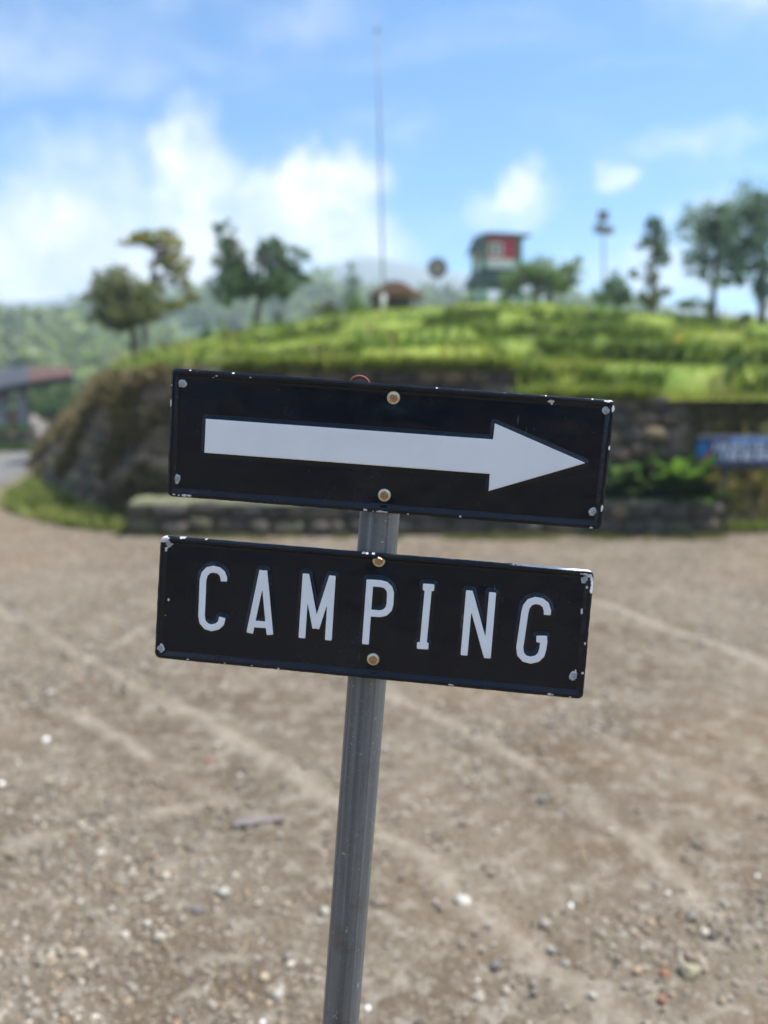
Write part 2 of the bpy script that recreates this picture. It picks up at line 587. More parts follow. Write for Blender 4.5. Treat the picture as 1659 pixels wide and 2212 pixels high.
def blades(name, P, size, cols, width=0.22, lean=0.5, per=4, label=None, parent=None, seed=0, mat=None):
    """many grass blades, one mesh; P (n,3), size (n,), cols (n,3)"""
    r = np.random.default_rng(seed)
    n = len(P)
    P = np.repeat(P, per, 0); size = np.repeat(size, per) * r.uniform(0.6, 1.25, n * per); cols = np.repeat(cols, per, 0) * r.uniform(0.75, 1.25, (n * per, 1))
    a = r.uniform(0, 2 * math.pi, n * per)
    dx, dy = np.cos(a), np.sin(a)
    P = P + np.stack([dx, dy, 0 * dx], 1) * (size * r.uniform(0, 0.5, n * per))[:, None]
    w = size * width * 0.5
    ln = size * lean * r.uniform(0.2, 1.3, n * per)
    A = P + np.stack([-dy * w, dx * w, 0 * w - 0.02], 1)
    B = P + np.stack([dy * w, -dx * w, 0 * w - 0.02], 1)
    Cc = P + np.stack([dx * ln * 0.45 + dy * w * 0.7, dy * ln * 0.45 - dx * w * 0.7, size * 0.65], 1)
    D = P + np.stack([dx * ln, dy * ln, size], 1)
    V = np.stack([A, B, Cc, D], 1).reshape(-1, 3)
    k = np.arange(n * per) * 4
    F = np.concatenate([np.stack([k, k + 1, k + 2], 1), np.stack([k, k + 2, k + 3], 1)])
    return obj(name, V, F, mat or GRASS, parent, attr={'col': np.repeat(cols, 4, 0)}, kind='stuff', **({'label': label} if label else {}))


def hill_grass():
    r = np.random.default_rng(5)
    n = 46000
    y = 9.5 + (r.random(n) ** 1.35) * 22
    s = r.uniform(-0.40, 0.60, n)
    x = s * y
    z = hill_z(x, y)
    ph = terrace_phase(x, y)
    ok = (z > 0.9) & ((ph > 0.13) | (y > 20))
    x, y, z = x[ok], y[ok], z[ok]
    lush = fbm(x * 0.6, y * 0.6, 91, 3)
    size = 0.04 + 0.07 * sstep(0.35, 0.7, lush) * r.uniform(0.4, 1.1, len(x))
    big = r.random(len(x)) < 0.035 * sstep(0.45, 0.6, fbm(x * 0.8, y * 0.8, 97, 3))
    size = np.where(big, r.uniform(0.16, 0.30, len(x)), size)
    t = sstep(0.3, 0.7, fbm(x * 0.5, y * 0.5, 95, 4))[:, None]
    c = np.array([0.105, 0.195, 0.036]) * (1 - t) + np.array([0.32, 0.35, 0.085]) * t
    dry = (r.random(len(x)) < 0.12)[:, None]
    c = np.where(dry, np.array([0.27, 0.23, 0.09]), c)
    blades('hill_grass', np.stack([x, y, z], 1), size, c, label='bright green tufted grass on the terraced mound', seed=3)


hill_grass()


def terrace_ferns():
    # ferns and long grass added at terrace feet, dark to deepen weak shading
    r = np.random.default_rng(6)
    n = 150000
    y = 9.6 + 10.4 * r.random(n); x = r.uniform(-0.36, 0.56, n) * y
    ph = terrace_phase(x, y)
    z = hill_z(x, y)
    k = (ph < 0.14) & (z > 1.2) & (fbm(x * 0.7, y * 0.7, 131, 3) > 0.45)
    x, y, z = x[k][:5500], y[k][:5500], z[k][:5500]
    t = r.random((len(x), 1))
    c = np.array([0.065, 0.115, 0.024]) * (1 - t) + np.array([0.14, 0.18, 0.045]) * t
    blades('shading_ferns', np.stack([x, y, z], 1), r.uniform(0.06, 0.15, len(x)), c, width=0.4, lean=0.9, per=3, label='ferns along the feet of the grass terraces, darkened to stand in for shade', seed=8)
    # grass hanging over the top of the stone walls
    n = 5200
    x = r.uniform(-1.75, 2.95, n); y = 9.40 + r.uniform(-0.03, 0.22, n)
    z = np.where(x < 1.47, 1.80, 1.47) + r.uniform(-0.03, 0.02, n)
    t = r.random((n, 1))
    c = np.array([0.10, 0.165, 0.03]) * (1 - t) + np.array([0.26, 0.28, 0.07]) * t
    blades('wall_top_grass', np.stack([x, y, z], 1), r.uniform(0.05, 0.13, n), c, lean=1.1, per=3, label='grass fringe along the top of the stone walls', seed=18)


terrace_ferns()

# ================================================================== STONE WALLS
STONE_MATS = [simple('stone_%d' % k, a, b, 5.0, 0.9, 0.25, bump=0.012, bscale=14, rnd=0.35) for k, (a, b) in enumerate([
    ((0.062, 0.058, 0.052), (0.10, 0.088, 0.07)), ((0.088, 0.073, 0.054), (0.055, 0.05, 0.044)), ((0.125, 0.098, 0.068), (0.07, 0.06, 0.046)),
    ((0.078, 0.078, 0.050), (0.115, 0.105, 0.058))])]
MOSSY_MATS = [simple('mossy_stone_%d' % k, a, b, 4.0, 0.95, 0.15, bump=0.012, bscale=14, rnd=0.35) for k, (a, b) in enumerate([
    ((0.18, 0.13, 0.085), (0.10, 0.08, 0.055)), ((0.13, 0.11, 0.06), (0.19, 0.14, 0.09)), ((0.12, 0.095, 0.072), (0.16, 0.135, 0.068))])]


def stone_mesh(k, m):
    r = np.random.default_rng(100 + k)
    g = [-1, 0, 1]
    idx = {}; V = []; F = []

    def vid(p):
        if p not in idx:
            idx[p] = len(V)
            q = np.array(p, float)
            nrm = np.linalg.norm(q)
            q = q * (1.0 / nrm) ** 0.45 * r.uniform(0.88, 1.08)
            V.append(q * 0.5)
        return idx[p]
    for ax in range(3):
        for sg in (-1, 1):
            for i in range(2):
                for j in range(2):
                    cs = []
                    for di, dj in ((0, 0), (1, 0), (1, 1), (0, 1)):
                        p = [0, 0, 0]; p[ax] = sg; p[(ax + 1) % 3] = g[i + di]; p[(ax + 2) % 3] = g[j + dj]
                        cs.append(vid(tuple(p)))
                    F.append(tuple(cs if sg > 0 else cs[::-1]))
    return mesh('stone', V, F, m, True)


STONES = [[stone_mesh(k * 10 + j, m) for j in range(3)] for k, m in enumerate(STONE_MATS)]
MOSSY = [[stone_mesh(50 + k * 10 + j, m) for j in range(3)] for k, m in enumerate(MOSSY_MATS)]


def polyline(P, n):
    P = np.array(P, float)
    d = np.concatenate([[0], np.cumsum(np.linalg.norm(np.diff(P[:, :2], axis=0), axis=1))])
    t = np.linspace(0, d[-1], n)
    return np.stack([np.interp(t, d, P[:, k]) for k in range(3)], 1), d[-1]


MORTAR = simple('wall_mortar', (0.050, 0.047, 0.042), (0.085, 0.078, 0.062), 3.0, 0.95, bump=0.02, bscale=12)


def smooth_line(P, it=3):
    P = np.array(P, float)
    for _ in range(it):
        Q = [P[0]]
        for a, b in zip(P[:-1], P[1:]):
            Q += [a * 0.75 + b * 0.25, a * 0.25 + b * 0.75]
        Q.append(P[-1]); P = np.array(Q)
    return P


def stone_wall(name, label, base, top, row_h, stone_w, group=None, mossy=0.0, seed=1, curve=False, depth=0.28, cap=None):
    r = np.random.default_rng(seed)
    if curve:
        base, top = smooth_line(base), smooth_line(top)
    N = 160
    B, Lb = polyline(base, N); T, Lt = polyline(top, N)
    o = empty(name, tuple(B[N // 2]), label=label, category='stone wall')
    if group:
        o['group'] = group
    org = B[N // 2]

    def P(s, h):
        k = s * (N - 1); i = np.clip(int(k), 0, N - 2); f = k - i
        b = B[i] * (1 - f) + B[i + 1] * f; t_ = T[i] * (1 - f) + T[i + 1] * f
        return b * (1 - h) + t_ * h

    def frame(s, h):
        tx = P(min(s + 0.01, 1), h) - P(max(s - 0.01, 0), h); tx /= np.linalg.norm(tx)
        tz = P(s, 1) - P(s, 0); tz /= np.linalg.norm(tz)
        ny = np.cross(tz, tx); ny /= np.linalg.norm(ny)
        return tx, ny, np.cross(tx, ny)
    # core of rubble and mortar, set a little behind the stone faces
    ns, nh = 80, 6
    V = []
    for back in (0.055, depth + 0.1):
        for i in range(ns):
            for j in range(nh):
                s, h = i / (ns - 1), j / (nh - 1)
                tx, ny, tz = frame(s, h)
                V.append(P(s, h) + ny * back - tz * (0.03 if j == nh - 1 else (0.05 if j == 0 else 0)) - org)
    F = []
    K = ns * nh
    for i in range(ns - 1):
        for j in range(nh - 1):
            a = i * nh + j
            F.append((a, a + nh, a + nh + 1, a + 1)); F.append((K + a, K + a + 1, K + a + nh + 1, K + a + nh))
        F.append((i * nh + nh - 1, (i + 1) * nh + nh - 1, K + (i + 1) * nh + nh - 1, K + i * nh + nh - 1))
    for i in (0, ns - 1):
        for j in range(nh - 1):
            a = i * nh + j
            F.append((a, a + 1, K + a + 1, K + a))
    obj('core', V, F, MORTAR, o, True)
    H = np.mean(np.linalg.norm(T - B, axis=1))
    rows = max(2, int(round(H / row_h)))
    cnt = 0
    for j in range(rows):
        h = (j + 0.5) / rows
        L = Lb * (1 - h) + Lt * h
        x = -r.uniform(0, stone_w)
        while x < L:
            w = stone_w * r.uniform(0.62, 1.5)
            s = (x + w / 2) / L
            if 0.0 < s < 1.0:
                tx, ny, tz = frame(s, h)
                p = P(s, h + r.uniform(-0.12, 0.12) / rows) + ny * (0.085 + r.uniform(-0.02, 0.02)) - org
                pal = MOSSY if r.random() < mossy * (0.25 + 1.1 * h) else STONES
                me = pal[r.integers(len(pal))][r.integers(3)]
                q = link('stone', me, o)
                M = Matrix((tx, ny, tz)).transposed().to_4x4() @ Matrix.Rotation(r.uniform(-0.12, 0.12), 4, 'Y')
                q.matrix_local = Matrix.Translation(p) @ M @ Matrix.Diagonal((w * 1.08, depth * r.uniform(0.8, 1.0), H / rows * r.uniform(0.95, 1.18), 1))
                cnt += 1
            x += w
    return o, P, frame, org


Yw = 9.45
# rounded battered wall on the left, running back along the lane
bast, bP, bF, bO = stone_wall('retaining_wall', 'rounded sloping mossy retaining wall at the left end of the mound',
                      [(-10.2, 24.5, 0), (-7.9, 18.5, 0), G(83, 1046), G(140, 1080), G(215, 1112), G(292, 1138), G(380, 1140)],
                      BAST_TOP,
                      0.25, 0.36, mossy=0.95, seed=4, curve=True)
main = stone_wall('retaining_wall', 'dark stone retaining wall directly behind the arrow plate',
                  [(at(425, 1000, Yw)[0], Yw - 0.16, 0.0), (1.49, Yw - 0.16, 0.0)],
                  [(at(425, 795, Yw)[0], Yw, at(425, 795, Yw)[2]), (1.49, Yw, at(1145, 785, Yw)[2])], 0.22, 0.30, mossy=0.12, seed=6)[0]
rightw = stone_wall('retaining_wall', 'lower stone wall right of the arrow plate, above the leafy planter',
                    [(1.52, Yw - 0.24, 0.0), (at(1452, 900, Yw)[0], Yw - 0.14, 0.0)],
                    [(1.52, Yw - 0.08, at(1150, 848, Yw)[2]), (at(1452, 850, Yw)[0], Yw, at(1452, 850, Yw)[2])], 0.20, 0.27, mossy=0.4, seed=8)[0]
yl = G(829, 1158)[1]
xl0, xl1 = at(272, 1140, yl)[0], at(1560, 1140, yl)[0]
zl = at(829, 1086, yl)[2]
loww = stone_wall('planter_wall', 'low dark kerb-like stone wall along the edge of the gravel',
                  [(xl0, yl, 0.0), (xl1, yl, 0.0)], [(xl0, yl + 0.05, zl), (xl1, yl + 0.05, zl)], 0.17, 0.30, mossy=0.1, seed=9, depth=0.24)[0]
# planter soil between the low wall and the main wall
soil = simple('planter_soil', (0.06, 0.048, 0.032), (0.10, 0.09, 0.045), 3, 0.95, bump=0.02, bscale=20)
mb = MB()
mb.box((xl0 + 0.05, yl + 0.2, 0.0), (xl1 - 0.05, Yw + 0.1, zl - 0.03))
mb.build('planter_bed', soil, kind='structure')
# a pale mossy lip along the low wall's top
mb = MB()
k0 = xl0
r_ = np.random.default_rng(3)
V = []; F = []
NN = 60
for i in range(NN):
    x = xl0 + 0.05 + (xl1 - xl0 - 0.1) * i / (NN - 1)
    zt = zl + 0.012 + 0.02 * r_.random()
    y0 = yl + 0.02 + 0.03 * r_.random()
    V += [(x, y0, zl - 0.03), (x, y0 + 0.03, zt), (x, yl + 0.34, zt + 0.01), (x, yl + 0.37, zl - 0.03)]
for i in range(NN - 1):
    for j in range(3):
        F.append((i * 4 + j, i * 4 + 4 + j, i * 4 + 5 + j, i * 4 + 1 + j))
lip = obj('coping', [np.array(p) - np.array(loww.location) for p in V], F, simple('coping_moss', (0.20, 0.205, 0.12), (0.12, 0.125, 0.085), 4, 0.95, bump=0.01), loww, True)


# earth bank on the right, under the end of the mound
def build_bank():
    xs = np.linspace(at(1440, 900, Yw)[0], 11.0, 90); ts = np.linspace(0, 1, 26)
    X, Tt = np.meshgrid(xs, ts)
    y0 = yl + 0.32
    Y = y0 + (Yw + 0.35 - y0) * Tt + 0.10 * (fbm(X * 1.6, Tt * 3, 31, 3) - 0.5)
    Y = Y + 0.35 * sstep(at(1520, 900, Yw)[0], at(1440, 900, Yw)[0], X) * (1 - Tt)
    Z = 1.47 * (0.10 * Tt + 0.90 * sstep(-0.25, 0.95, Tt)) * 1.0 - 0.03
    Z = Z - Z[0:1] * (1 - Tt) - 0.02 * (1 - Tt) + 0.08 * (fbm(X * 2.2, Tt * 4, 33, 3) - 0.5) * sstep(0, 0.15, Tt)
    n, mm = X.shape
    i = np.arange(n * mm).reshape(n, mm)
    f = np.stack([i[:-1, :-1].ravel(), i[:-1, 1:].ravel(), i[1:, 1:].ravel(), i[1:, :-1].ravel()], 1)
    m, t, bs = new_mat('bank_earth')
    co = t.new('ShaderNodeTexCoord').outputs['Object']
    c = t.mix(t.mapr(t.noise(co, 1.4, 5, 0.65), 0.35, 0.65), (0.15, 0.125, 0.05), (0.30, 0.225, 0.14))
    c = t.mix(t.mapr(t.noise(co, 3.1, 5, 0.65), 0.5, 0.7), c, (0.125, 0.15, 0.045))
    c = t.mix(t.mapr(t.noise(co, 2.3, 4, 0.65), 0.58, 0.7), c, (0.42, 0.31, 0.22))
    pk = t.new('ShaderNodeAttribute', attribute_name='bare').outputs['Fac']
    c = t.mix(pk, c, t.mix(t.mapr(t.noise(co, 6, 4, 0.6), 0.35, 0.65), (0.36, 0.265, 0.20), (0.48, 0.37, 0.29)))
    t.l.new(c, bs.inputs['Base Color']); bs.inputs['Roughness'].default_value = 0.95
    bs.inputs['Specular IOR Level'].default_value = 0.1
    xa, xc = at(1448, 900, Yw)[0], at(1505, 900, Yw)[0]
    bare = sstep(xa - 0.05, xa + 0.03, X) * sstep(xc + 0.1, xc - 0.05, X + 0.3 * (1 - Tt)) * sstep(0.30, 0.42, Tt + 0.3 * (fbm(X * 3, Tt * 4, 35, 3) - 0.5))
    obj('earth_bank', np.stack([X.ravel(), Y.ravel(), Z.ravel()], 1), f, m, attr={'bare': bare.ravel()}, smooth=True, kind='structure', label='bare brown earth bank with dry grass')
    # bare pinkish earth where the stones end
    r = np.random.default_rng(12)
    P = []
    for _ in range(3600):
        k = r.integers(0, mm); q = r.integers(3, n)
        P.append((X[q, k] + r.uniform(-.05, .05), Y[q, k] - 0.02, Z[q, k]))
    P = np.array(P)
    P = P[(fbm(P[:, 0] * 1.5, P[:, 2] * 1.5, 77, 3) > 0.47) & (P[:, 0] > at(1500, 900, Yw)[0])]
    t_ = r.random((len(P), 1))
    c = np.array([0.09, 0.115, 0.03]) * (1 - t_) + np.array([0.27, 0.21, 0.10]) * t_
    blades('bank_grass', P, r.uniform(0.05, 0.16, len(P)), c, lean=1.1, label='dry olive grass hanging over the earth bank', seed=14)


build_bank()
def lump(center, radii, seed, sub=2, amp=0.22):
    import bmesh
    bm = bmesh.new()
    bmesh.ops.create_icosphere(bm, subdivisions=sub, radius=1.0)
    v = np.array([p.co[:] for p in bm.verts]); f = [tuple(q.index for q in fc.verts) for fc in bm.faces]
    bm.free()
    n = fbm(v[:, 0] * 1.3 + 7 * seed, v[:, 1] * 1.3 + v[:, 2] * 1.7, seed, 3)
    v = v * (1 - amp + 2 * amp * n)[:, None] * np.array(radii) + np.array(center)
    return v, f


# verge grass: left foot of the rounded wall, right foot of the bank, foot of the low wall
def verge(name, label, poly, n, h, cols, seed):
    r = np.random.default_rng(seed)
    poly = np.array([G(*q)[:2] for q in poly])
    lo, hi = poly.min(0), poly.max(0)
    P = r.uniform(lo, hi, (n * 3, 2))
    inside = np.zeros(len(P), bool)
    j = len(poly) - 1
    for i in range(len(poly)):
        a, b = poly[i], poly[j]
        cnd = ((a[1] > P[:, 1]) != (b[1] > P[:, 1])) & (P[:, 0] < (b[0] - a[0]) * (P[:, 1] - a[1]) / (b[1] - a[1] + 1e-12) + a[0])
        inside ^= cnd; j = i
    P = P[inside]
    P = P[fbm(P[:, 0] * 2.2, P[:, 1] * 2.2, seed, 3) > 0.40][:n]
    t_ = fbm(P[:, 0], P[:, 1], seed + 5, 3)[:, None] + r.uniform(-.15, .15, (len(P), 1))
    c = np.array(cols[0]) * (1 - t_) + np.array(cols[1]) * t_
    blades(name, np.stack([P[:, 0], P[:, 1], ground_z(P[:, 0], P[:, 1])], 1), r.uniform(h * 0.5, h * 1.2, len(P)), np.clip(c, 0.01, 1), label=label, seed=seed + 1)


GC = ((0.12, 0.17, 0.04), (0.30, 0.32, 0.11))
verge('verge_grass', 'grass verge at the foot of the rounded wall', [(15, 1078), (75, 1040), (150, 1085), (240, 1120), (300, 1142), (270, 1150), (150, 1138), (60, 1118), (10, 1100)], 5200, 0.13, GC, 41)
verge('verge_grass', 'grass verge below the blue banner sign', [(1555, 1120), (1600, 1108), (1760, 1095), (1900, 1095), (1900, 1150), (1600, 1152), (1560, 1150)], 3200, 0.12, GC, 43)
verge('verge_grass', 'thin strip of grass at the foot of the low wall', [(260, 1146), (1570, 1152), (1570, 1166), (900, 1170), (420, 1164), (260, 1156)], 2600, 0.05, ((0.10, 0.12, 0.04), (0.26, 0.25, 0.12)), 45)


# creeping plants over the rounded wall
def wall_creepers():
    r = np.random.default_rng(17)
    n = 9000
    P = []; Cc = []; S = []
    for _ in range(n):
        s, h = r.uniform(0.2, 1), r.random() ** 0.8
        p = bP(s, h)
        k = float(fbm(s * 22, h * 5, 19, 3))
        if k < 0.64 - 0.22 * h:
            continue
        tx, ny, tz = bF(s, h)
        P.append(p - ny * r.uniform(0.02, 0.10) - tz * 0.03)
        t_ = r.random()
        c = np.array([0.135, 0.092, 0.05]) * (1 - t_) + np.array([0.105, 0.105, 0.035]) * t_
        Cc.append(c); S.append(r.uniform(0.05, 0.13))
    blades('wall_creeper', np.array(P), np.array(S), np.array(Cc), width=0.35, lean=1.0, per=3, label='brown and olive moss and weeds over the rounded stone wall', seed=20)


wall_creepers()

# ================================================================== TREES, SHRUBS AND PLANTS
BARK = simple('bark', (0.095, 0.080, 0.066), (0.16, 0.14, 0.12), 5, 0.9, bump=0.02)
PALEBARK = simple('pale_bark', (0.26, 0.235, 0.205), (0.17, 0.15, 0.13), 5, 0.9, bump=0.02)


def leaf_cloud(C0, R0, n, leaf, c1, c2, seed, clumps=None, flat=0.0, aspect=2.0):
    """n leaves in clumps through an ellipsoid; returns verts, faces, colours"""
    r = np.random.default_rng(seed)
    k = clumps or max(4, n // 45)
    d = r.normal(size=(k, 3)); d /= np.linalg.norm(d, axis=1)[:, None]
    cc = d * (r.random((k, 1)) ** 0.45) * 0.92
    cr = r.uniform(0.16, 0.34, k)
    ci = r.integers(0, k, n)
    p = cc[ci] + r.normal(size=(n, 3)) * cr[ci][:, None] * 0.62
    ln = np.linalg.norm(p, axis=1)
    p = p[ln < 1.25]; ci = ci[ln < 1.25]
    n = len(p)
    p = p * np.array(R0) + np.array(C0)
    a = r.normal(size=(n, 3)); a[:, 2] *= 1 - flat; a /= np.linalg.norm(a, axis=1)[:, None]
    b = np.cross(a, r.normal(size=(n, 3))); b /= np.linalg.norm(b, axis=1)[:, None]
    L = leaf * r.uniform(0.6, 1.4, (n, 1))
    V = np.stack([p - a * L * 0.5, p + b * L * 0.5 / aspect, p + a * L * 0.5, p - b * L * 0.5 / aspect], 1).reshape(-1, 3)
    i = np.arange(n) * 4
    F = np.stack([i, i + 1, i + 2, i + 3], 1)
    ct = r.random(k)[ci][:, None] * 0.75 + r.random((n, 1)) * 0.35
    col = (np.array(c1) * (1 - ct) + np.array(c2) * ct) * r.uniform(0.8, 1.2, (n, 1))
    return V, F, np.repeat(col, 4, 0)


def tree(name, label, cat, Y, base, lobes, c1, c2, leaf=0.13, dens=260, trunk_r=0.09, stem=None, bark=None, group=None, seed=1, flat=0.0, limbs=True, aspect=2.0, zbase=None):
    """base (u, v) of the trunk foot; lobes (u, v, half width px, half height px, weight) at distance Y"""
    b = at(base[0], base[1], Y)
    if zbase is not None:
        b[2] = zbase
    o = empty(name, tuple(b), label=label, category=cat)
    if group:
        o['group'] = group
    r = np.random.default_rng(seed)
    k = Y / 1805.0
    V = []; F = []; Cc = []; nb = 0
    centers = []
    for j, lb in enumerate(lobes):
        u, v, ru, rv = lb[:4]
        wgt = lb[4] if len(lb) > 4 else 1.0
        yy = Y + r.uniform(-0.5, 0.5) * ru * k
        c = at(u, v, yy) - b
        R = (ru * k * 1.15, ru * k, rv * k * 1.15)
        leaf_ = leaf * 0.72
        n = int(dens * 0.42 * wgt * (R[0] * R[2] * 4 + 0.05) / (leaf_ * leaf_ * 10))
        n = min(max(n, 60), 6000)
        v_, f_, c_ = leaf_cloud(c, R, n, leaf_, c1, c2, seed * 37 + j, flat=flat, aspect=aspect)
        V.append(v_); F.append(f_ + nb); Cc.append(c_); nb += len(v_)
        centers.append((c, R))
    obj('crown', np.concatenate(V), np.concatenate(F), LEAF, o, attr={'col': np.concatenate(Cc)})
    mb = MB()
    stem = [np.array([0, 0, -0.25])] + ([np.zeros(3)] + [at(q[0], q[1], Y) - b for q in stem] if stem else [centers[0][0] * 0.5])
    m = len(stem)
    mb.tube(stem, [trunk_r * (1.15 - 0.6 * i / max(m - 1, 1)) for i in range(m)], 8)
    if limbs:
        tip = stem[-1]
        for c, R in centers:
            st = min(stem[max(1, m // 2 - 1):], key=lambda q: np.linalg.norm(q - c))
            midp = (st + c) * 0.5 + r.normal(size=3) * 0.06 * np.linalg.norm(c - st) + np.array([0, 0, 0.05])
            mb.tube([st, midp, c], [trunk_r * 0.5, trunk_r * 0.33, trunk_r * 0.12], 6)
            for _ in range(2):
                e = c + r.uniform(-0.7, 0.7, 3) * np.array(R)
                mb.tube([midp, (midp + e) / 2 + r.normal(size=3) * 0.03, e], [trunk_r * 0.25, trunk_r * 0.16, trunk_r * 0.06], 5)
    mb.build('trunk', bark or BARK, o, True)
    return o


DEEP = ((0.055, 0.125, 0.062), (0.135, 0.22, 0.095))
BLUEG = ((0.115, 0.185, 0.185), (0.20, 0.28, 0.25))
YELG = ((0.14, 0.145, 0.05), (0.32, 0.295, 0.09))
BRIGHT = ((0.085, 0.165, 0.045), (0.20, 0.27, 0.075))

tree('broadleaf_tree', 'tall sparse tree with umbrella top, olive foliage, left of the mound', 'tree', 19.5, (314, 772),
     [(298, 519, 50, 15, 1.3), (345, 518, 44, 19, 1.3), (372, 540, 26, 16), (382, 572, 36, 20, 1.1), (352, 570, 24, 22, .5), (398, 606, 26, 24, .7), (412, 640, 24, 20, .6), (375, 664, 36, 14, .9), (345, 610, 22, 24, .4)],
     *YELG, leaf=0.13, dens=230, trunk_r=0.075, stem=[(313, 720), (318, 650), (330, 590), (338, 545)], bark=PALEBARK, seed=11)
tree('broadleaf_tree', 'dense dark round tree, the leftmost on the mound', 'tree', 18.5, (293, 775),
     [(255, 622, 56, 38, 1.2), (225, 648, 44, 30), (300, 645, 46, 38, 1.2), (270, 672, 60, 30, 1.3), (335, 668, 34, 26), (258, 702, 34, 22), (215, 690, 24, 14, .5)],
     (0.115, 0.14, 0.075), (0.24, 0.25, 0.115), leaf=0.14, dens=300, trunk_r=0.10, stem=[(292, 740), (286, 705), (272, 660)], seed=12)
tree('broadleaf_tree', 'forked deep green tree with two crowns, left of the thatched hut', 'tree', 21, (553, 722),
     [(484, 494, 20, 15), (497, 517, 18, 18, .8), (488, 555, 30, 34), (516, 572, 20, 30), (499, 610, 36, 36, 1.2), (494, 640, 30, 18), (552, 618, 38, 30, 1.3), (580, 528, 24, 24, .8), (574, 558, 26, 30, .9),
      (612, 560, 36, 26, .8), (648, 548, 24, 15, .8), (625, 580, 28, 18), (597, 614, 40, 22, 1.2), (612, 632, 22, 14), (654, 606, 28, 14), (610, 530, 24, 14, .4)],
     *DEEP, leaf=0.13, dens=250, trunk_r=0.12, stem=[(554, 700), (557, 670), (561, 640)], seed=13)
tree('umbrella_tree', 'spreading bright green tree with two trunks in front of the lookout tower', 'tree', 31, (1156, 662),
     [(1126, 604, 42, 20, 1.1), (1165, 588, 52, 24, 1.2), (1215, 598, 42, 24, 1.1), (1240, 568, 22, 14, .6), (1100, 624, 22, 16), (1190, 618, 40, 20, .9), (1140, 580, 26, 14, .7), (1232, 622, 24, 22, .7), (1090, 642, 16, 12, .6)],
     *BRIGHT, leaf=0.20, dens=260, trunk_r=0.17, stem=[(1157, 640), (1155, 610)], seed=14, flat=0.4)
mbt = MB()
tree_o = bpy.data.objects['umbrella_tree']
bb = np.array(tree_o.location)
mbt.tube([at(1190, 668, 31) - bb, at(1188, 640, 31) - bb, at(1196, 605, 31) - bb], [0.16, 0.14, 0.08], 8)
mbt.build('trunk', BARK, tree_o, True)
tree('slender_tree', 'slim upright tree with dark top, right of the lamp mast', 'tree', 24, (1411, 700),
     [(1411, 480, 15, 20), (1416, 505, 22, 24, 1.2), (1391, 521, 18, 13), (1430, 530, 18, 26), (1424, 558, 22, 17)],
     *BLUEG, leaf=0.14, dens=290, trunk_r=0.07, stem=[(1411, 640), (1413, 560), (1413, 500)], seed=15)
tree('young_tree', 'yellow-green young tree below the slim dark tree', 'tree', 23, (1404, 704),
     [(1385, 588, 20, 18, .7), (1409, 608, 18, 32, .9), (1440, 628, 16, 14, .7), (1390, 640, 30, 20, .8), (1420, 655, 26, 18, .7)],
     (0.065, 0.095, 0.03), (0.20, 0.20, 0.075), leaf=0.14, dens=190, trunk_r=0.05, stem=[(1405, 660), (1407, 620)], seed=16)
tree('shrub', 'dark green bush between lamp mast and slim tree', 'shrub', 26, (1330, 672), [(1330, 622, 26, 30), (1305, 642, 26, 22), (1352, 640, 24, 24)], *DEEP, leaf=0.16, dens=240, trunk_r=0.05, seed=17)
tree('airy_tree', 'airy blue-green tree with dark trunk, second from the right edge', 'tree', 20, (1539, 730),
     [(1548, 446, 22, 15, .7), (1535, 492, 34, 18, .7), (1560, 480, 22, 16, .5), (1498, 516, 24, 11, .6), (1503, 556, 28, 18, .8), (1508, 584, 22, 10), (1562, 522, 22, 26, .7), (1578, 466, 16, 18, .6), (1578, 556, 20, 16, .6),
      (1556, 606, 36, 12, 1.1), (1596, 574, 24, 16, .8), (1585, 598, 26, 12), (1540, 520, 74, 74, .5), (1515, 480, 45, 45, .4)],
     *BLUEG, leaf=0.12, dens=270, trunk_r=0.085, stem=[(1540, 690), (1541, 630), (1548, 560), (1550, 490)], seed=18)
tree('airy_tree', 'airy blue-green tree cut off by the right edge', 'tree', 19, (1645, 712),
     [(1633, 424, 14, 22, .7), (1626, 458, 20, 22, .8), (1660, 440, 24, 20, .7), (1650, 495, 26, 18, .7), (1632, 522, 22, 14, .6), (1608, 538, 18, 14, .6), (1642, 574, 26, 20, .9), (1656, 614, 24, 34, 1.1), (1602, 618, 12, 14, .6),
      (1710, 480, 40, 40, .7), (1720, 560, 46, 40, .7), (1635, 500, 60, 90, .55), (1605, 450, 40, 45, .45), (1600, 560, 40, 40, .4)],
     *BLUEG, leaf=0.12, dens=270, trunk_r=0.085, stem=[(1645, 670), (1644, 610), (1650, 540), (1655, 480)], seed=19)
tree('conifer', 'faint hazy cone-shaped tree left of the flagpole', 'tree', 100, (759, 700), [(760, 578, 8, 14), (760, 602, 16, 16), (760, 628, 24, 18), (760, 655, 28, 18)], *DEEP, leaf=0.7, dens=200, trunk_r=0.5, seed=20, limbs=False)
tree('conifer', 'small cone-shaped tree on the crest between forked tree and flagpole', 'tree', 30, (602, 720), [(602, 678, 7, 10), (603, 692, 12, 12), (603, 706, 15, 12)], (0.035, 0.07, 0.035), (0.07, 0.11, 0.05), leaf=0.16, dens=230, trunk_r=0.05, seed=21, limbs=False)
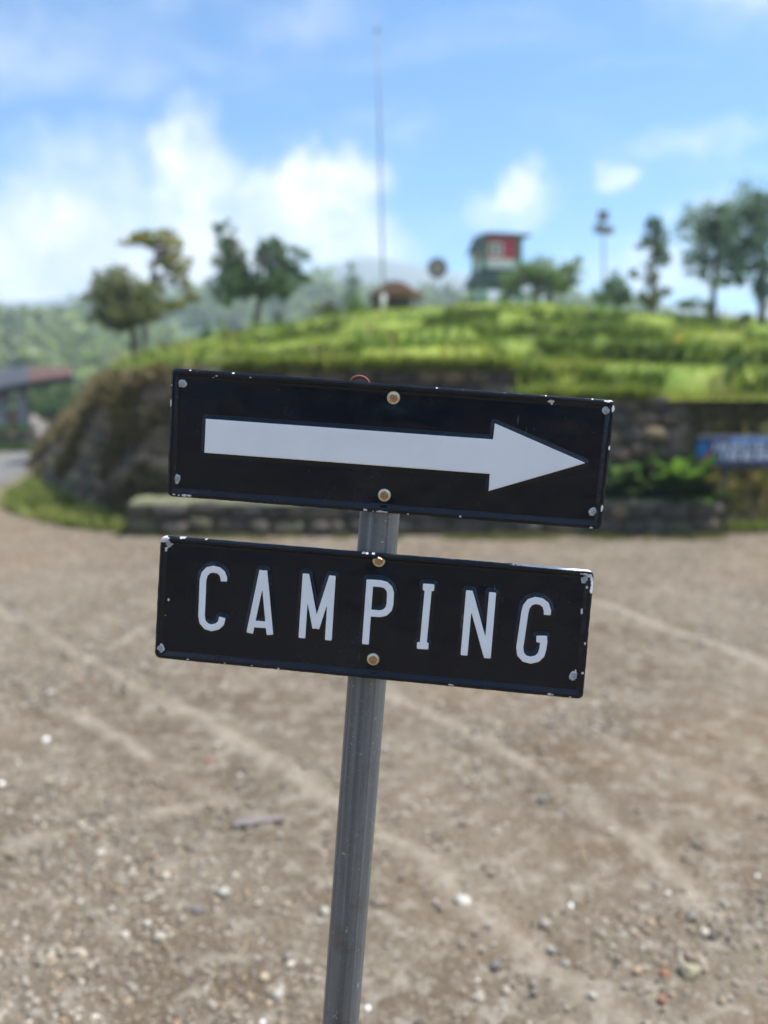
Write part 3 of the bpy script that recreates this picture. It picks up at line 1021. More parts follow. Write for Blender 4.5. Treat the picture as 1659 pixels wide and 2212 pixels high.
SH = [('shrub', 'pair of upright green shrubs on the crest left of the forked tree', 24, (462, 752), [(446, 725, 15, 18), (475, 720, 13, 22), (460, 738, 24, 10)], DEEP, 31),
      ('shrub', 'brown dry bush on the crest right of the leftmost trees', 20, (418, 768), [(418, 748, 22, 14)], ((0.075, 0.055, 0.035), (0.13, 0.10, 0.05)), 32),
      ('shrub', 'yellowish weeds at the foot of the leftmost trees', 18.5, (352, 778), [(352, 755, 16, 18), (372, 768, 18, 8)], YELG, 33),
      ('shrub', 'rounded grey-green bush left of the flagpole', 26, (708, 690), [(700, 668, 24, 18), (722, 668, 18, 14)], ((0.06, 0.085, 0.035), (0.12, 0.14, 0.06)), 34),
      ('shrub', 'green bush at the foot of the flagpole beside the thatched hut', 27, (770, 688), [(766, 662, 24, 20), (788, 668, 16, 14)], BRIGHT, 35),
      ('shrub', 'low pale green bush between slim tree and airy trees', 24, (1500, 682), [(1495, 655, 30, 14), (1530, 660, 20, 12)], ((0.07, 0.12, 0.06), (0.13, 0.18, 0.09)), 36),
      ('shrub', 'small green bush near the right-edge tree trunk', 20, (1614, 712), [(1614, 692, 16, 14), (1590, 700, 18, 9)], BRIGHT, 37),
      ('shrub', 'dark conical shrub on the terraces right of centre', 15, (1287, 775), [(1287, 752, 18, 16), (1285, 738, 10, 10)], DEEP, 38),
      ('shrub', 'dark green bush on the lower right terraces', 11.5, (1592, 830), [(1592, 800, 18, 30), (1570, 815, 24, 14)], DEEP, 39),
      ('shrub', 'dark low shrub on the middle terrace right', 14, (1350, 765), [(1350, 750, 30, 12)], DEEP, 40),
      ('shrub', 'brownish fern clump on the terrace above the dark conical shrub', 16, (1265, 735), [(1250, 715, 26, 14), (1290, 712, 22, 14)], ((0.10, 0.085, 0.03), (0.17, 0.15, 0.05)), 41),
      ('shrub', 'dark bush under the crest right of the hut', 18, (990, 700), [(965, 690, 36, 9), (1030, 688, 34, 8)], DEEP, 42)]
for nm, lb, Yq, bs_, lob, cc, sd_ in SH:
    p = at(bs_[0], bs_[1], Yq)
    tree(nm, lb, 'shrub', Yq, bs_, lob, *cc, leaf=0.10, dens=240, trunk_r=0.03, seed=sd_, limbs=False, zbase=float(min(p[2], hill_z(p[0], p[1]) + 0.05)))
# bushes behind the shelter on the left
tree('shrub', 'big light green bush behind the shelter', 'shrub', 44, (112, 905), [(85, 850, 40, 26), (135, 845, 40, 24), (110, 868, 50, 24), (60, 872, 30, 24)], (0.06, 0.115, 0.04), (0.13, 0.20, 0.07), leaf=0.28, dens=260, trunk_r=0.1, seed=51, limbs=False, zbase=0)
tree('shrub', 'dark green bush between shelter and rounded wall', 'shrub', 36, (112, 925), [(112, 895, 26, 20), (135, 880, 20, 24), (96, 885, 20, 16)], *DEEP, leaf=0.2, dens=260, trunk_r=0.08, seed=52, limbs=False, zbase=0)


# broad-leaved plants
def leaf_plant(name, label, cat, pos, n, L, w, c1, c2, seed, spread=0.9, droop=0.5, group=None):
    o = empty(name, tuple(pos), label=label, category=cat)
    if group:
        o['group'] = group
    r = np.random.default_rng(seed)
    V = []; F = []; Cc = []
    for i in range(n):
        a = r.uniform(0, 2 * math.pi)
        d = np.array([math.cos(a), math.sin(a), 0]); sd_ = np.array([-d[1], d[0], 0])
        l = L * r.uniform(0.6, 1.15); up = r.uniform(0.35, 1.0)
        c = (np.array(c1) + (np.array(c2) - np.array(c1)) * r.random()) * r.uniform(0.8, 1.2)
        base = len(V)
        K = 6
        for k in range(K):
            t = k / (K - 1)
            p = d * l * spread * t * (1.25 - up * 0.6) + np.array([0, 0, l * (up * 1.2 * t - droop * t * t)]) + r.normal(size=3) * 0.004
            ww = w * l * math.sin(math.pi * min(0.98, 0.06 + t * 0.92)) ** 0.8
            V += [p - sd_ * ww + np.array([0, 0, ww * 0.25]), p, p + sd_ * ww + np.array([0, 0, ww * 0.25])]
            Cc += [c, c * 1.1, c]
        for k in range(K - 1):
            q = base + 3 * k
            F += [(q, q + 1, q + 4, q + 3), (q + 1, q + 2, q + 5, q + 4)]
    obj('foliage', V, F, LEAF, o, True, attr={'col': np.array(Cc)})
    mb = MB()
    mb.tube([(0, 0, -0.05), (0, 0, L * 0.15)], [0.02, 0.012], 6)
    mb.build('stem', BARK, o)
    return o


PL = [(1322, 1050, 0.40, 'broad-leaved green plant at the left end of the visible planter, beside the arrow plate', (0.05, 0.12, 0.05), (0.12, 0.22, 0.11)),
      (1362, 1058, 0.36, 'pale green leafy plant, second from the arrow plate in the planter', (0.09, 0.16, 0.09), (0.17, 0.25, 0.15)),
      (1402, 1062, 0.34, 'yellow-green leafy plant in the middle of the planter', (0.10, 0.16, 0.02), (0.20, 0.24, 0.03)),
      (1440, 1056, 0.36, 'dark green leafy plant in the planter, right of the yellow-green one', (0.03, 0.09, 0.03), (0.07, 0.16, 0.05)),
      (1478, 1052, 0.46, 'tall bright green leafy plant at the right of the planter near the blue banner', (0.06, 0.15, 0.03), (0.14, 0.24, 0.06)),
      (1342, 1030, 0.5, 'tall dusty green plant against the stone wall beside the arrow plate', (0.06, 0.11, 0.06), (0.12, 0.18, 0.10)),
      (1425, 1028, 0.48, 'tall green plant against the stone wall, middle of the planter', (0.05, 0.12, 0.045), (0.11, 0.18, 0.08)),
      (1508, 1075, 0.34, 'olive grassy plant at the right end of the planter', (0.10, 0.12, 0.05), (0.20, 0.19, 0.09))]
for i, (u, v, L, lb, c1, c2) in enumerate(PL):
    p = at(u, v, yl + 0.30 + 0.18 * (v < 1040) + 0.03 * (i % 3))
    leaf_plant('leafy_plant', lb, 'plant', (p[0], p[1], zl - 0.04), 34, L * 1.45, 0.17, tuple(x * 0.65 for x in c1), tuple(x * 0.65 for x in c2), 60 + i, droop=0.35)
p = at(322, 1060, 9.75)
leaf_plant('leafy_plant', 'yellow-green weed with reddish leaves at the foot of the rounded wall', 'plant', (p[0], p[1], 0.28), 14, 0.30, 0.2, (0.14, 0.17, 0.03), (0.22, 0.16, 0.05), 81, spread=0.5)
p = at(345, 1075, 9.6)
leaf_plant('leafy_plant', 'small green weed beside the reddish one at the rounded wall', 'plant', (p[0], p[1], 0.2), 14, 0.26, 0.2, (0.08, 0.13, 0.04), (0.15, 0.2, 0.07), 82, spread=0.6)
p = at(1462, 752, 13.5)
leaf_plant('palm_seedling', 'yellow plant with long arching leaves on the right terraces', 'plant', (p[0], p[1], float(hill_z(p[0], p[1])) - 0.02), 15, 0.42, 0.13, (0.26, 0.25, 0.02), (0.36, 0.30, 0.035), 83, spread=0.75, droop=0.7)

# ================================================================== BUILDINGS AND POLES ON THE MOUND
GREENP = simple('green_paint', (0.022, 0.16, 0.095), (0.03, 0.19, 0.12), 3, 0.55)
DKGREEN = simple('dark_green_roofing', (0.007, 0.034, 0.024), (0.012, 0.05, 0.036), 3, 0.6)
REDP = simple('red_boards', (0.55, 0.020, 0.050), (0.47, 0.018, 0.045), 4, 0.6)
WHITEP = simple('white_paint', (0.78, 0.78, 0.76), (0.68, 0.68, 0.67), 4, 0.6)
GLASSD = simple('window_glass', (0.10, 0.13, 0.16), None, rough=0.08, spec=0.6)


def tower():
    Y = 45.0
    k = Y / 1805.0
    # corner nearest the viewer, footprint turned a little
    c0 = at(1043, 640, Y)
    zg = float(hill_z(c0[0], c0[1])) - 0.1
    o = empty('lookout_tower', (c0[0], c0[1], 0), label='red, white and green lookout hut raised on green posts', category='tower')
    o.rotation_euler = (0, 0, rad(10))
    z = lambda v: at(1043, v, Y)[2]
    wx, wy = 1.95, 1.7
    zf, zm, zt = z(579), z(559), z(511)
    mb = MB()
    for (x0, y0, x1, y1) in ((0, -0.0, wx, 0.06), (0, 0.06, 0.06, wy), (wx - 0.06, 0.06, wx, wy), (0.06, wy - 0.06, wx - 0.06, wy)):
        mb.box((x0, y0, zf), (x1, y1, zm))
    mb.build('lower_wall', WHITEP, o)
    # red boards, one by one along the front, with the window opening left free
    nb = 12
    wx0, wx1, wz0, wz1 = 0.36, 0.94, zm + 0.22, zm + 0.74
    for i in range(nb):
        a, b = 0.04 + (wx - 0.08) * i / nb + 0.004, 0.04 + (wx - 0.08) * (i + 1) / nb - 0.004
        q = 0.008 * (i % 2)
        spans = [(zm + 0.003, zt + 0.1)] if b < wx0 or a > wx1 else [(zm + 0.003, wz0), (wz1, zt + 0.1)]
        for s0, s1 in spans:
            mb = MB()
            mb.box((a, -0.012 - q, s0), (b, 0.045 - q, s1))
            mb.build('wall_board', REDP, o)
    for i in range(8):
        a, b = 0.06 + (wy - 0.1) * i / 8 + 0.004, 0.06 + (wy - 0.1) * (i + 1) / 8 - 0.004
        mb = MB()
        mb.box((-0.01, a, zm + 0.003), (0.05, b, zt + 0.1)); mb.build('side_board', simple('pink_boards', (0.62, 0.38, 0.38)) if i == 0 else bpy.data.materials['pink_boards'], o)
    mb = MB(); mb.box((wx - 0.05, 0.06, zm + 0.003), (wx - 0.002, wy, zt + 0.1)); mb.box((0.06, wy - 0.05, zm + 0.003), (wx - 0.06, wy - 0.002, zt + 0.1)); mb.build('rear_wall', REDP, o)
    w = empty('window', (0, 0, 0)); w.parent = o
    mb = MB()
    for (a, b, c_, d) in ((wx0 - 0.07, wx0 + 0.02, wz0 - 0.07, wz1 + 0.07), (wx1 - 0.02, wx1 + 0.07, wz0 - 0.07, wz1 + 0.07), (wx0 + 0.02, wx1 - 0.02, wz1 - 0.02, wz1 + 0.07), (wx0 + 0.02, wx1 - 0.02, wz0 - 0.07, wz0 + 0.02), ((wx0 + wx1) / 2 - 0.04, (wx0 + wx1) / 2 + 0.04, wz0 + 0.02, wz1 - 0.02)):
        mb.box((a, -0.055, c_), (b, 0.02, d))
    mb.build('frame', WHITEP, w)
    for a, b in ((wx0 + 0.02, (wx0 + wx1) / 2 - 0.04), ((wx0 + wx1) / 2 + 0.04, wx1 - 0.02)):
        mb = MB(); mb.box((a, 0.0, wz0 + 0.02), (b, 0.012, wz1 - 0.02)); mb.build('pane', GLASSD, w)
    mb = MB(); mb.box((0.07, 0.07, zf), (wx - 0.07, wy - 0.07, zf + 0.06)); mb.build('floor', GREENP, o)
    for (x, y) in ((0, 0), (wx, 0), (0, wy), (wx, wy)):
        mb = MB(); mb.box((x - 0.13, y - 0.13, zg), (x + 0.13, y + 0.13, zt + 0.15), 0.015); mb.build('post', GREENP, o)
    # flat-topped roof with drooping left verge
    zr = z(500)
    mb = MB()
    V = [(-0.36, -0.45, zt - 0.62), (0.0, -0.5, zr - 0.12), (wx + 0.45, -0.5, zr - 0.14), (-0.36, wy + 0.3, zt - 0.6), (0.0, wy + 0.3, zr + 0.06), (wx + 0.45, wy + 0.3, zr + 0.04)]
    V2 = [(a, b, c - 0.13) for a, b, c in V]
    mb.add(V + V2, [(0, 1, 4, 3), (1, 2, 5, 4), (6, 9, 10, 7), (7, 10, 11, 8), (0, 6, 7, 1), (1, 7, 8, 2), (2, 8, 11, 5), (5, 11, 10, 4), (4, 10, 9, 3), (3, 9, 6, 0)])
    mb.build('roof', DKGREEN, o)
    # skirt roof under the hut
    z0, z1 = z(578) - 0.03, z(612)
    mb = MB()
    e = 0.5
    V = [(-0.15, -0.15, z0), (wx + 0.15, -0.15, z0), (wx + 0.15, wy + 0.15, z0), (-0.15, wy + 0.15, z0), (-e, -e, z1), (wx + e, -e, z1), (wx + e, wy + e, z1), (-e, wy + e, z1)]
    V2 = [(a, b, c - 0.07) for a, b, c in V]
    F = []
    for i in range(4):
        j = (i + 1) % 4
        F += [(i, 4 + i, 4 + j, j), (8 + i, 8 + j, 12 + j, 12 + i), (4 + i, 12 + i, 12 + j, 4 + j), (i, j, 8 + j, 8 + i)]
    mb.add(V + V2, F)
    mb.build('skirt_roof', DKGREEN, o)
    mb = MB()
    for za in (zg + 0.5,):
        mb.box((0.1, -0.04, za), (wx - 0.1, 0.04, za + 0.1)); mb.box((-0.04, 0.1, za), (0.04, wy - 0.1, za + 0.1))
    mb.build('brace', GREENP, o)


tower()


def hut():
    Y = 33.0
    b = at(853, 668, Y)
    zg = float(hill_z(b[0], b[1]))
    o = empty('thatched_hut', (b[0], b[1], 0), label='small open hut with brown thatched roof behind the flagpole', category='hut')
    o.rotation_euler = (0, 0, rad(12))
    z = lambda v: at(853, v, Y)[2]
    ze, zr = z(640), z(609)
    W2, D2 = 1.02, 0.95
    r = np.random.default_rng(4)
    # layered thatch: courses of straw, each a ring stepping up to the ridge
    V = []; F = []
    rings = 9; n = 64
    for i in range(rings):
        t = i / (rings - 1)
        for lip in (0, 1):
            a, bq = (W2 * (1 - t) + 0.34 * t, D2 * (1 - t) + 0.05 * t)
            zz = ze + (zr - ze) * t + (0.05 if lip else 0.0) - 0.04
            for k in range(n):
                th = 2 * math.pi * k / n
                cx_, sy_ = math.cos(th), math.sin(th)
                q = 0.35
                px = a * np.sign(cx_) * abs(cx_) ** q; py = bq * np.sign(sy_) * abs(sy_) ** q
                rr = 1 + r.uniform(-0.02, 0.02)
                V.append((px * rr * (1.0 if not lip else 0.985), py * rr, zz + r.uniform(-0.015, 0.015)))
    for i in range(2 * rings - 1):
        for k in range(n):
            F.append((i * n + k, i * n + (k + 1) % n, (i + 1) * n + (k + 1) % n, (i + 1) * n + k))
    F.append(tuple(range((2 * rings - 1) * n, 2 * rings * n)))
    F.append(tuple(range(n - 1, -1, -1)))
    obj('roof', V, F, simple('thatch', (0.24, 0.125, 0.062), (0.15, 0.08, 0.042), 6, 0.95, bump=0.02), o)
    DK = simple('dark_timber', (0.030, 0.026, 0.024), (0.05, 0.04, 0.035), 4, 0.8)
    for x in (-0.75, 0.75):
        for y in (-0.65, 0.65):
            mb = MB(); mb.tube([(x, y, zg - 0.2), (x, y, ze)], 0.05, 8); mb.build('post', DK, o, True)
    mb = MB(); mb.box((-0.75, 0.6, zg), (0.75, 0.66, ze - 0.05)); mb.build('rear_wall', DK, o)
    mb = MB(); mb.box((-0.8, -0.6, zg - 0.1), (0.8, 0.6, zg + 0.35), 0.02); mb.build('bench', DK, o)


hut()


def poles():
    STEEL = simple('galvanised', (0.27, 0.275, 0.28), (0.22, 0.225, 0.23), 4, 0.6, metal=0.2)
    # flagpole
    Y = 24.0
    b = at(829, 690, Y); tp = at(815, 70, Y)
    o = empty('flagpole', tuple(b), label='very tall thin grey flagpole with white foot, reaching up into the sky', category='flagpole')
    d = tp - b
    mb = MB(); mb.tube([d * 0.0, d * 0.35, d * 0.7, d], [0.034, 0.03, 0.026, 0.02], 10); mb.build('mast', STEEL, o, True)
    mb = MB(); mb.tube([(0, 0, -0.3), d * 0.09 * (1 / 1)], [0.075, 0.065], 12); mb.build('foot', simple('grey_white', (0.55, 0.56, 0.55)), o, True)
    mb = MB()
    mb.lathe([(0.001, 0.0), (0.05, 0.03), (0.06, 0.07), (0.04, 0.11), (0.001, 0.13)], 12, Matrix.Translation(d)); mb.build('finial', STEEL, o, True)
    # lamp mast
    Y = 40.0
    b = at(1306, 668, Y); tp = at(1303, 462, Y)
    o = empty('lamp_mast', tuple(b), label='thin mast with lamp heads standing right of the tower tree', category='lamp post')
    d = tp - b
    mb = MB(); mb.tube([(0, 0, -0.5), d * 0.5, d], [0.06, 0.05, 0.035], 10); mb.build('mast', STEEL, o, True)
    GR = simple('grey_housing', (0.16, 0.165, 0.18), (0.22, 0.22, 0.23), 4, 0.6)
    for du, dv, w, h in ((0, 466, 0.24, 0.24), (-10, 494, 0.2, 0.2), (10, 497, 0.25, 0.18)):
        c = at(1303 + du, dv, Y) - b
        mb = MB(); mb.box((c[0] - w, c[1] - 0.15, c[2] - h), (c[0] + w, c[1] + 0.15, c[2] + h), 0.04); mb.build('lamp_head', GR, o)
    mb = MB(); c = at(1303, 496, Y) - b; mb.box((c[0] - 0.3, c[1] - 0.03, c[2] - 0.03), (c[0] + 0.3, c[1] + 0.03, c[2] + 0.03)); mb.build('crossbar', STEEL, o)
    # round board on a post
    Y = 34.0
    c = at(945, 579, Y)
    b = at(945, 665, Y)
    o = empty('round_sign', tuple(b), label='round grey disc with tan centre on a post, left of the lookout tower', category='sign')
    Rm = Matrix.Translation(Vector(c - b)) @ Matrix.Rotation(rad(90), 4, 'X')
    R = 21 * Y / 1805
    mb = MB(); mb.lathe([(R * 0.45, -0.02), (R, -0.02), (R * 1.02, 0.0), (R, 0.03), (R * 0.45, 0.03)], 36, Rm); mb.build('rim', simple('disc_grey', (0.15, 0.14, 0.14), (0.20, 0.185, 0.18), 6, 0.8), o)
    mb = MB(); mb.lathe([(0.001, -0.03), (R * 0.46, -0.03), (R * 0.46, 0.05), (0.001, 0.055)], 30, Rm); mb.build('centre', simple('disc_tan', (0.42, 0.31, 0.20), (0.36, 0.28, 0.2), 6, 0.8), o)
    mb = MB(); mb.tube([(0, 0, -0.4), (0, 0.06, c[2] - b[2])], 0.05, 8); mb.build('post', simple('post_blue_grey', (0.30, 0.36, 0.40)), o, True)
    # small white board at the right edge
    Y = 21.0
    c = at(1655, 661, Y); b = at(1655, 705, Y)
    o = empty('white_sign', tuple(b), label='small white round sign on a post at the right edge of the mound', category='sign')
    Rm = Matrix.Translation(Vector(c - b)) @ Matrix.Rotation(rad(90), 4, 'X')
    mb = MB(); mb.lathe([(0.001, -0.01), (0.12, -0.01), (0.125, 0.0), (0.12, 0.02), (0.001, 0.02)], 28, Rm); mb.build('board', WHITEP, o)
    mb = MB(); mb.tube([(0, 0, -0.2), (0, 0.03, c[2] - b[2])], 0.02, 8); mb.build('post', WHITEP, o, True)
    p = at(1341, 669, 27)
    o = empty('marker_stone', tuple(p), label='tiny white marker stone on the crest under the dark bush', category='stone')
    v, f = lump((0, 0, 0.02), (0.16, 0.12, 0.14), 9, 2); obj('block', v, f, WHITEP, o, True)


poles()


# ================================================================== SHELTER ON THE LEFT
def shelter():
    Y = 26.0
    o = empty('shelter', tuple(at(50, 950, Y) * np.array([1, 1, 0])), label='open shelter with dark curved roof and red tiles at the left edge', category='shelter')
    og = np.array(o.location)
    SL = simple('slate_roof', (0.045, 0.050, 0.060), (0.065, 0.07, 0.08), 1.5, 0.7)
    TILE = simple('red_tiles', (0.12, 0.06, 0.047), (0.085, 0.05, 0.042), 3, 0.8, bump=0.02)
    BLK = simple('black_fascia', (0.012, 0.012, 0.014), None, rough=0.6)
    CONC = simple('grey_column', (0.22, 0.24, 0.26), (0.30, 0.31, 0.31), 2, 0.85)
    n = 24
    us = np.linspace(-150, 156, n)

    def edge(u, back):
        v = np.interp(u, [-150, 0, 40, 80, 120, 163], [870, 838, 829, 822, 816, 811])
        p = at(u, v, Y + 0.0)
        if back:
            q = at(u, np.interp(u, [-150, 0, 70, 163], [800, 797, 794, 797]), Y + 3.4)
            return q
        return p
    Fr = np.array([edge(u, 0) for u in us]) - og
    Bk = np.array([edge(u, 1) for u in us]) - og
    for nm, m, lo, hi in (('slate_slope', SL, 0, 16), ('tile_slope', TILE, 16, n - 1)):
        V = []; F = []
        idx = list(range(lo, hi + 1))
        K = 8
        for i in idx:
            for k in range(K):
                t = k / (K - 1)
                p = Fr[i] * (1 - t) + Bk[i] * t + np.array([0, 0, 0.12 * math.sin(math.pi * t)])
                V.append(p + np.array([0, 0, 0.03 * (k % 2)]))
        for i in range(len(idx) - 1):
            for k in range(K - 1):
                F.append((i * K + k, (i + 1) * K + k, (i + 1) * K + k + 1, i * K + k + 1))
        obj(nm, V, F, m, o)
    V = []; F = []
    for i in range(n):
        V += [Fr[i] + np.array([0, -0.02, 0.0]), Fr[i] + np.array([0, -0.02, -0.20]), Fr[i] + np.array([0, 0.12, -0.20]), Bk[i] + np.array([0, 0, -0.25])]
    for i in range(n - 1):
        for k in range(3):
            F.append((4 * i + k, 4 * i + 4 + k, 4 * i + 5 + k, 4 * i + 1 + k))
    F.append((4 * n - 4, 4 * n - 3, 4 * n - 2, 4 * n - 1))
    obj('fascia', V, F, BLK, o)
    for u, w in ((4, 0.16), (52, 0.13), (-90, 0.16)):
        p = at(u, 900, Y + 0.5) - og
        zt = np.interp(u, us, Fr[:, 2]) - 0.15
        mb = MB(); mb.box((p[0] - w, p[1] - w, 0), (p[0] + w, p[1] + w, zt), 0.02); mb.build('column', CONC, o)
    p = at(30, 900, Y + 1.5) - og
    mb = MB(); mb.lathe([(0.18, 0), (0.22, 0.1), (0.25, 0.85), (0.27, 0.9), (0.2, 0.95)], 20, Matrix.Translation(Vector((p[0], p[1], 0))))
    b = mb.build('litter_bin', simple('pink_plastic', (0.60, 0.34, 0.29), None, rough=0.5), None, True)
    b.location = tuple(og); b['label'] = 'pinkish bin standing under the shelter roof'; b['category'] = 'bin'
    # low dark wall in front of the shelter
    stone_wall('garden_wall', 'low dark wall with grassy top in front of the shelter', [at(-200, 990, 23.6) * np.array([1, 1, 0]), at(66, 970, 23.2) * np.array([1, 1, 0])],
               [at(-200, 930, 23.7), at(66, 930, 23.3)], 0.28, 0.45, seed=30, mossy=0.1)
    r = np.random.default_rng(8)
    a, b_ = at(-120, 932, 23.8), at(68, 930, 23.5)
    t = r.random((900, 1)); P = a + (b_ - a) * t + r.normal(size=(900, 3)) * np.array([0.05, 0.12, 0.02])
    blades('wall_top_grass', P, r.uniform(0.06, 0.16, 900), np.tile(np.array([[0.07, 0.13, 0.04]]), (900, 1)), label='grass along the top of the low shelter wall', seed=9)
    P = np.stack([r.uniform(-11.5, -9.3, 700), r.uniform(22.2, 22.9, 700), np.zeros(700)], 1)
    blades('verge_grass', P, r.uniform(0.08, 0.22, 700), np.tile(np.array([[0.06, 0.12, 0.03]]), (700, 1)), label='grass strip between lane and low shelter wall', seed=10)


shelter()


# ================================================================== FAR HILLS AND MOUNTAIN
def ridge(name, label, Y0, Y1, prof, m, seed, rough, x0=-1.0, x1=1.0, n=150, rows=26):
    """a hill whose skyline follows prof [(u, v)] seen at distance Y1, rising from ground at Y0"""
    s = np.linspace(x0, x1, n); t = np.linspace(0, 1, rows)
    S, T = np.meshgrid(s, t)
    Y = Y0 + (Y1 - Y0) * T
    X = S * Y
    u = 829.5 + 1823 * S
    v = np.interp(u, [p[0] for p in prof], [p[1] for p in prof])
    te = np.tan(np.arctan((1106 - v) / 1805.0) - PITCH)
    Z = np.maximum((CAMZ + Y1 * te), 0.5) * sstep(-0.1, 1.05, T) + rough * (fbm(X * 3 / Y1 * 4, Y * 3 / Y1 * 4, seed, 4) - 0.5) * sstep(0, 0.2, T) * Y1 * 0.05
    # far slope
    t2 = np.linspace(0.1, 1, 8)
    S2, T2 = np.meshgrid(s, t2)
    Y2 = Y1 + (Y1 - Y0) * T2
    Z2 = Z[-1:] * (1 - T2) ** 1.3
    X = np.concatenate([X, S2 * Y2]); Z = np.concatenate([Z, Z2]); Y = np.concatenate([Y, Y2])
    nn, mm = X.shape
    i = np.arange(nn * mm).reshape(nn, mm)
    f = np.stack([i[:-1, :-1].ravel(), i[:-1, 1:].ravel(), i[1:, 1:].ravel(), i[1:, :-1].ravel()], 1)
    obj(name, np.stack([X.ravel(), Y.ravel(), Z.ravel()], 1), f, m, smooth=True, kind='structure', label=label)
    return X, Y, Z


def wood(name, label, X, Y, Z, n, size, c1, c2, seed, rows=(2, 26), umin=-0.6, umax=0.6, dark=0.15):
    """far wood that reads as one mass: leafy crowns over a hillside"""
    r = np.random.default_rng(seed)
    V = []; F = []; Cc = []; nb = 0
    mm = X.shape[1]
    done = 0
    while done < n:
        i = r.integers(rows[0], min(rows[1], X.shape[0])); k = r.integers(0, mm)
        s = X[i, k] / Y[i, k]
        if not (umin < s < umax):
            continue
        sz = size * r.uniform(0.5, 1.3)
        c = np.array([X[i, k] + r.uniform(-1, 1) * size, Y[i, k] + r.uniform(-1, 1) * size * 2, Z[i, k] + sz * 0.35])
        tcol = r.random()
        cc1 = np.array(c1) * (1 - tcol) + np.array(c2) * tcol
        if r.random() < dark:
            cc1 = cc1 * 0.5
        v, f, c_ = leaf_cloud(c, (sz * 0.6, sz * 0.6, sz * r.uniform(0.5, 0.95)), 110, sz * 0.34, cc1 * 0.8, cc1 * 1.25, seed * 999 + done, clumps=9)
        V.append(v); F.append(f + nb); Cc.append(c_); nb += len(v)
        done += 1
    obj(name, np.concatenate(V), np.concatenate(F), LEAF, attr={'col': np.concatenate(Cc)}, kind='stuff', label=label)


FARG = simple('far_slope_green', (0.10, 0.155, 0.06), (0.05, 0.085, 0.04), 0.06, 0.95)
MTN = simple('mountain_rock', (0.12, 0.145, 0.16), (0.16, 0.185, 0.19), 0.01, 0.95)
a = ridge('wooded_hill', 'light green wooded hillside in the left background', 70, 165, [(-500, 705), (0, 716), (60, 712), (150, 714), (230, 735), (330, 760), (450, 790), (600, 820), (900, 850), (1200, 852), (2200, 852)], FARG, 3, 0.35, -0.85, 0.35)
wood('wood', 'wood on the left hillside, light green leaf colour paled for haze', *a, 620, 4.0, (0.18, 0.235, 0.14), (0.30, 0.35, 0.21), 5, umin=-0.62, umax=-0.12, dark=0.22)  # leaf colours lightened in place of thicker haze
b = ridge('wooded_hill', 'hazy wooded slope behind the trees, centre left', 125, 230, [(-500, 690), (0, 690), (200, 684), (330, 656), (450, 640), (560, 638), (680, 640), (800, 656), (950, 662), (1100, 676), (1300, 672), (1700, 700), (2300, 720)], FARG, 6, 0.3, -0.75, 0.75)
wood('wood', 'green wood on the middle slope, leaf colour paled for haze', *b, 620, 4.6, (0.17, 0.22, 0.14), (0.27, 0.32, 0.20), 8, umin=-0.36, umax=0.30, dark=0.3)  # haze partly put into the paler leaf colours
ridge('mountain', 'pale blue-grey mountain slope under the clouds', 270, 520, [(-600, 690), (-100, 660), (200, 640), (500, 610), (700, 580), (790, 556), (840, 560), (900, 573), (1000, 598), (1120, 618), (1250, 640), (1500, 668), (1800, 690), (2400, 720)], MTN, 9, 0.25, -0.9, 0.95)


# haze
def haze():
    top = 86.0
    mb = MB(); mb.box((-2400, -1200, -1.2), (2400, 1700, top))
    m = bpy.data.materials.new('air'); m.use_nodes = True
    t = NT(m.node_tree)
    t.n.remove(t.n['Principled BSDF'])
    pv = t.new('ShaderNodeVolumePrincipled')
    pv.inputs['Color'].default_value = (0.74, 0.87, 1.0, 1)
    pv.inputs['Density'].default_value = 0.0013
    pv.inputs['Anisotropy'].default_value = 0.2
    t.l.new(pv.outputs[0], t.n['Material Output'].inputs['Volume'])
    mb.build('haze', m, kind='stuff', label='pale blue haze in the air over the valley')


haze()

# unseen wood added behind the viewer to darken the reflection in the enamel
def added_trees_behind():
    r = np.random.default_rng(77)
    V = []; F = []; Cc = []; nb = 0
    for i in range(9):
        x = -18 + 4.5 * i + r.uniform(-0.9, 0.9); y = -19.0 - r.uniform(0, 3.0)
        h = r.uniform(4.2, 5.6)
        for j in range(7):
            c = (x + r.uniform(-1.5, 1.5), y + r.uniform(-1.2, 1.2), h * r.uniform(0.12, 0.9))
            v_, f_, c_ = leaf_cloud(c, (2.6, 1.8, 1.5), 800, 0.36, (0.03, 0.06, 0.02), (0.07, 0.11, 0.035), 900 + i * 10 + j)
            V.append(v_); F.append(f_ + nb); Cc.append(c_); nb += len(v_)
    obj('wood', np.concatenate(V), np.concatenate(F), LEAF, attr={'col': np.concatenate(Cc)}, kind='stuff', label='unseen dark wood added behind the viewer for the plate reflection')


added_trees_behind()

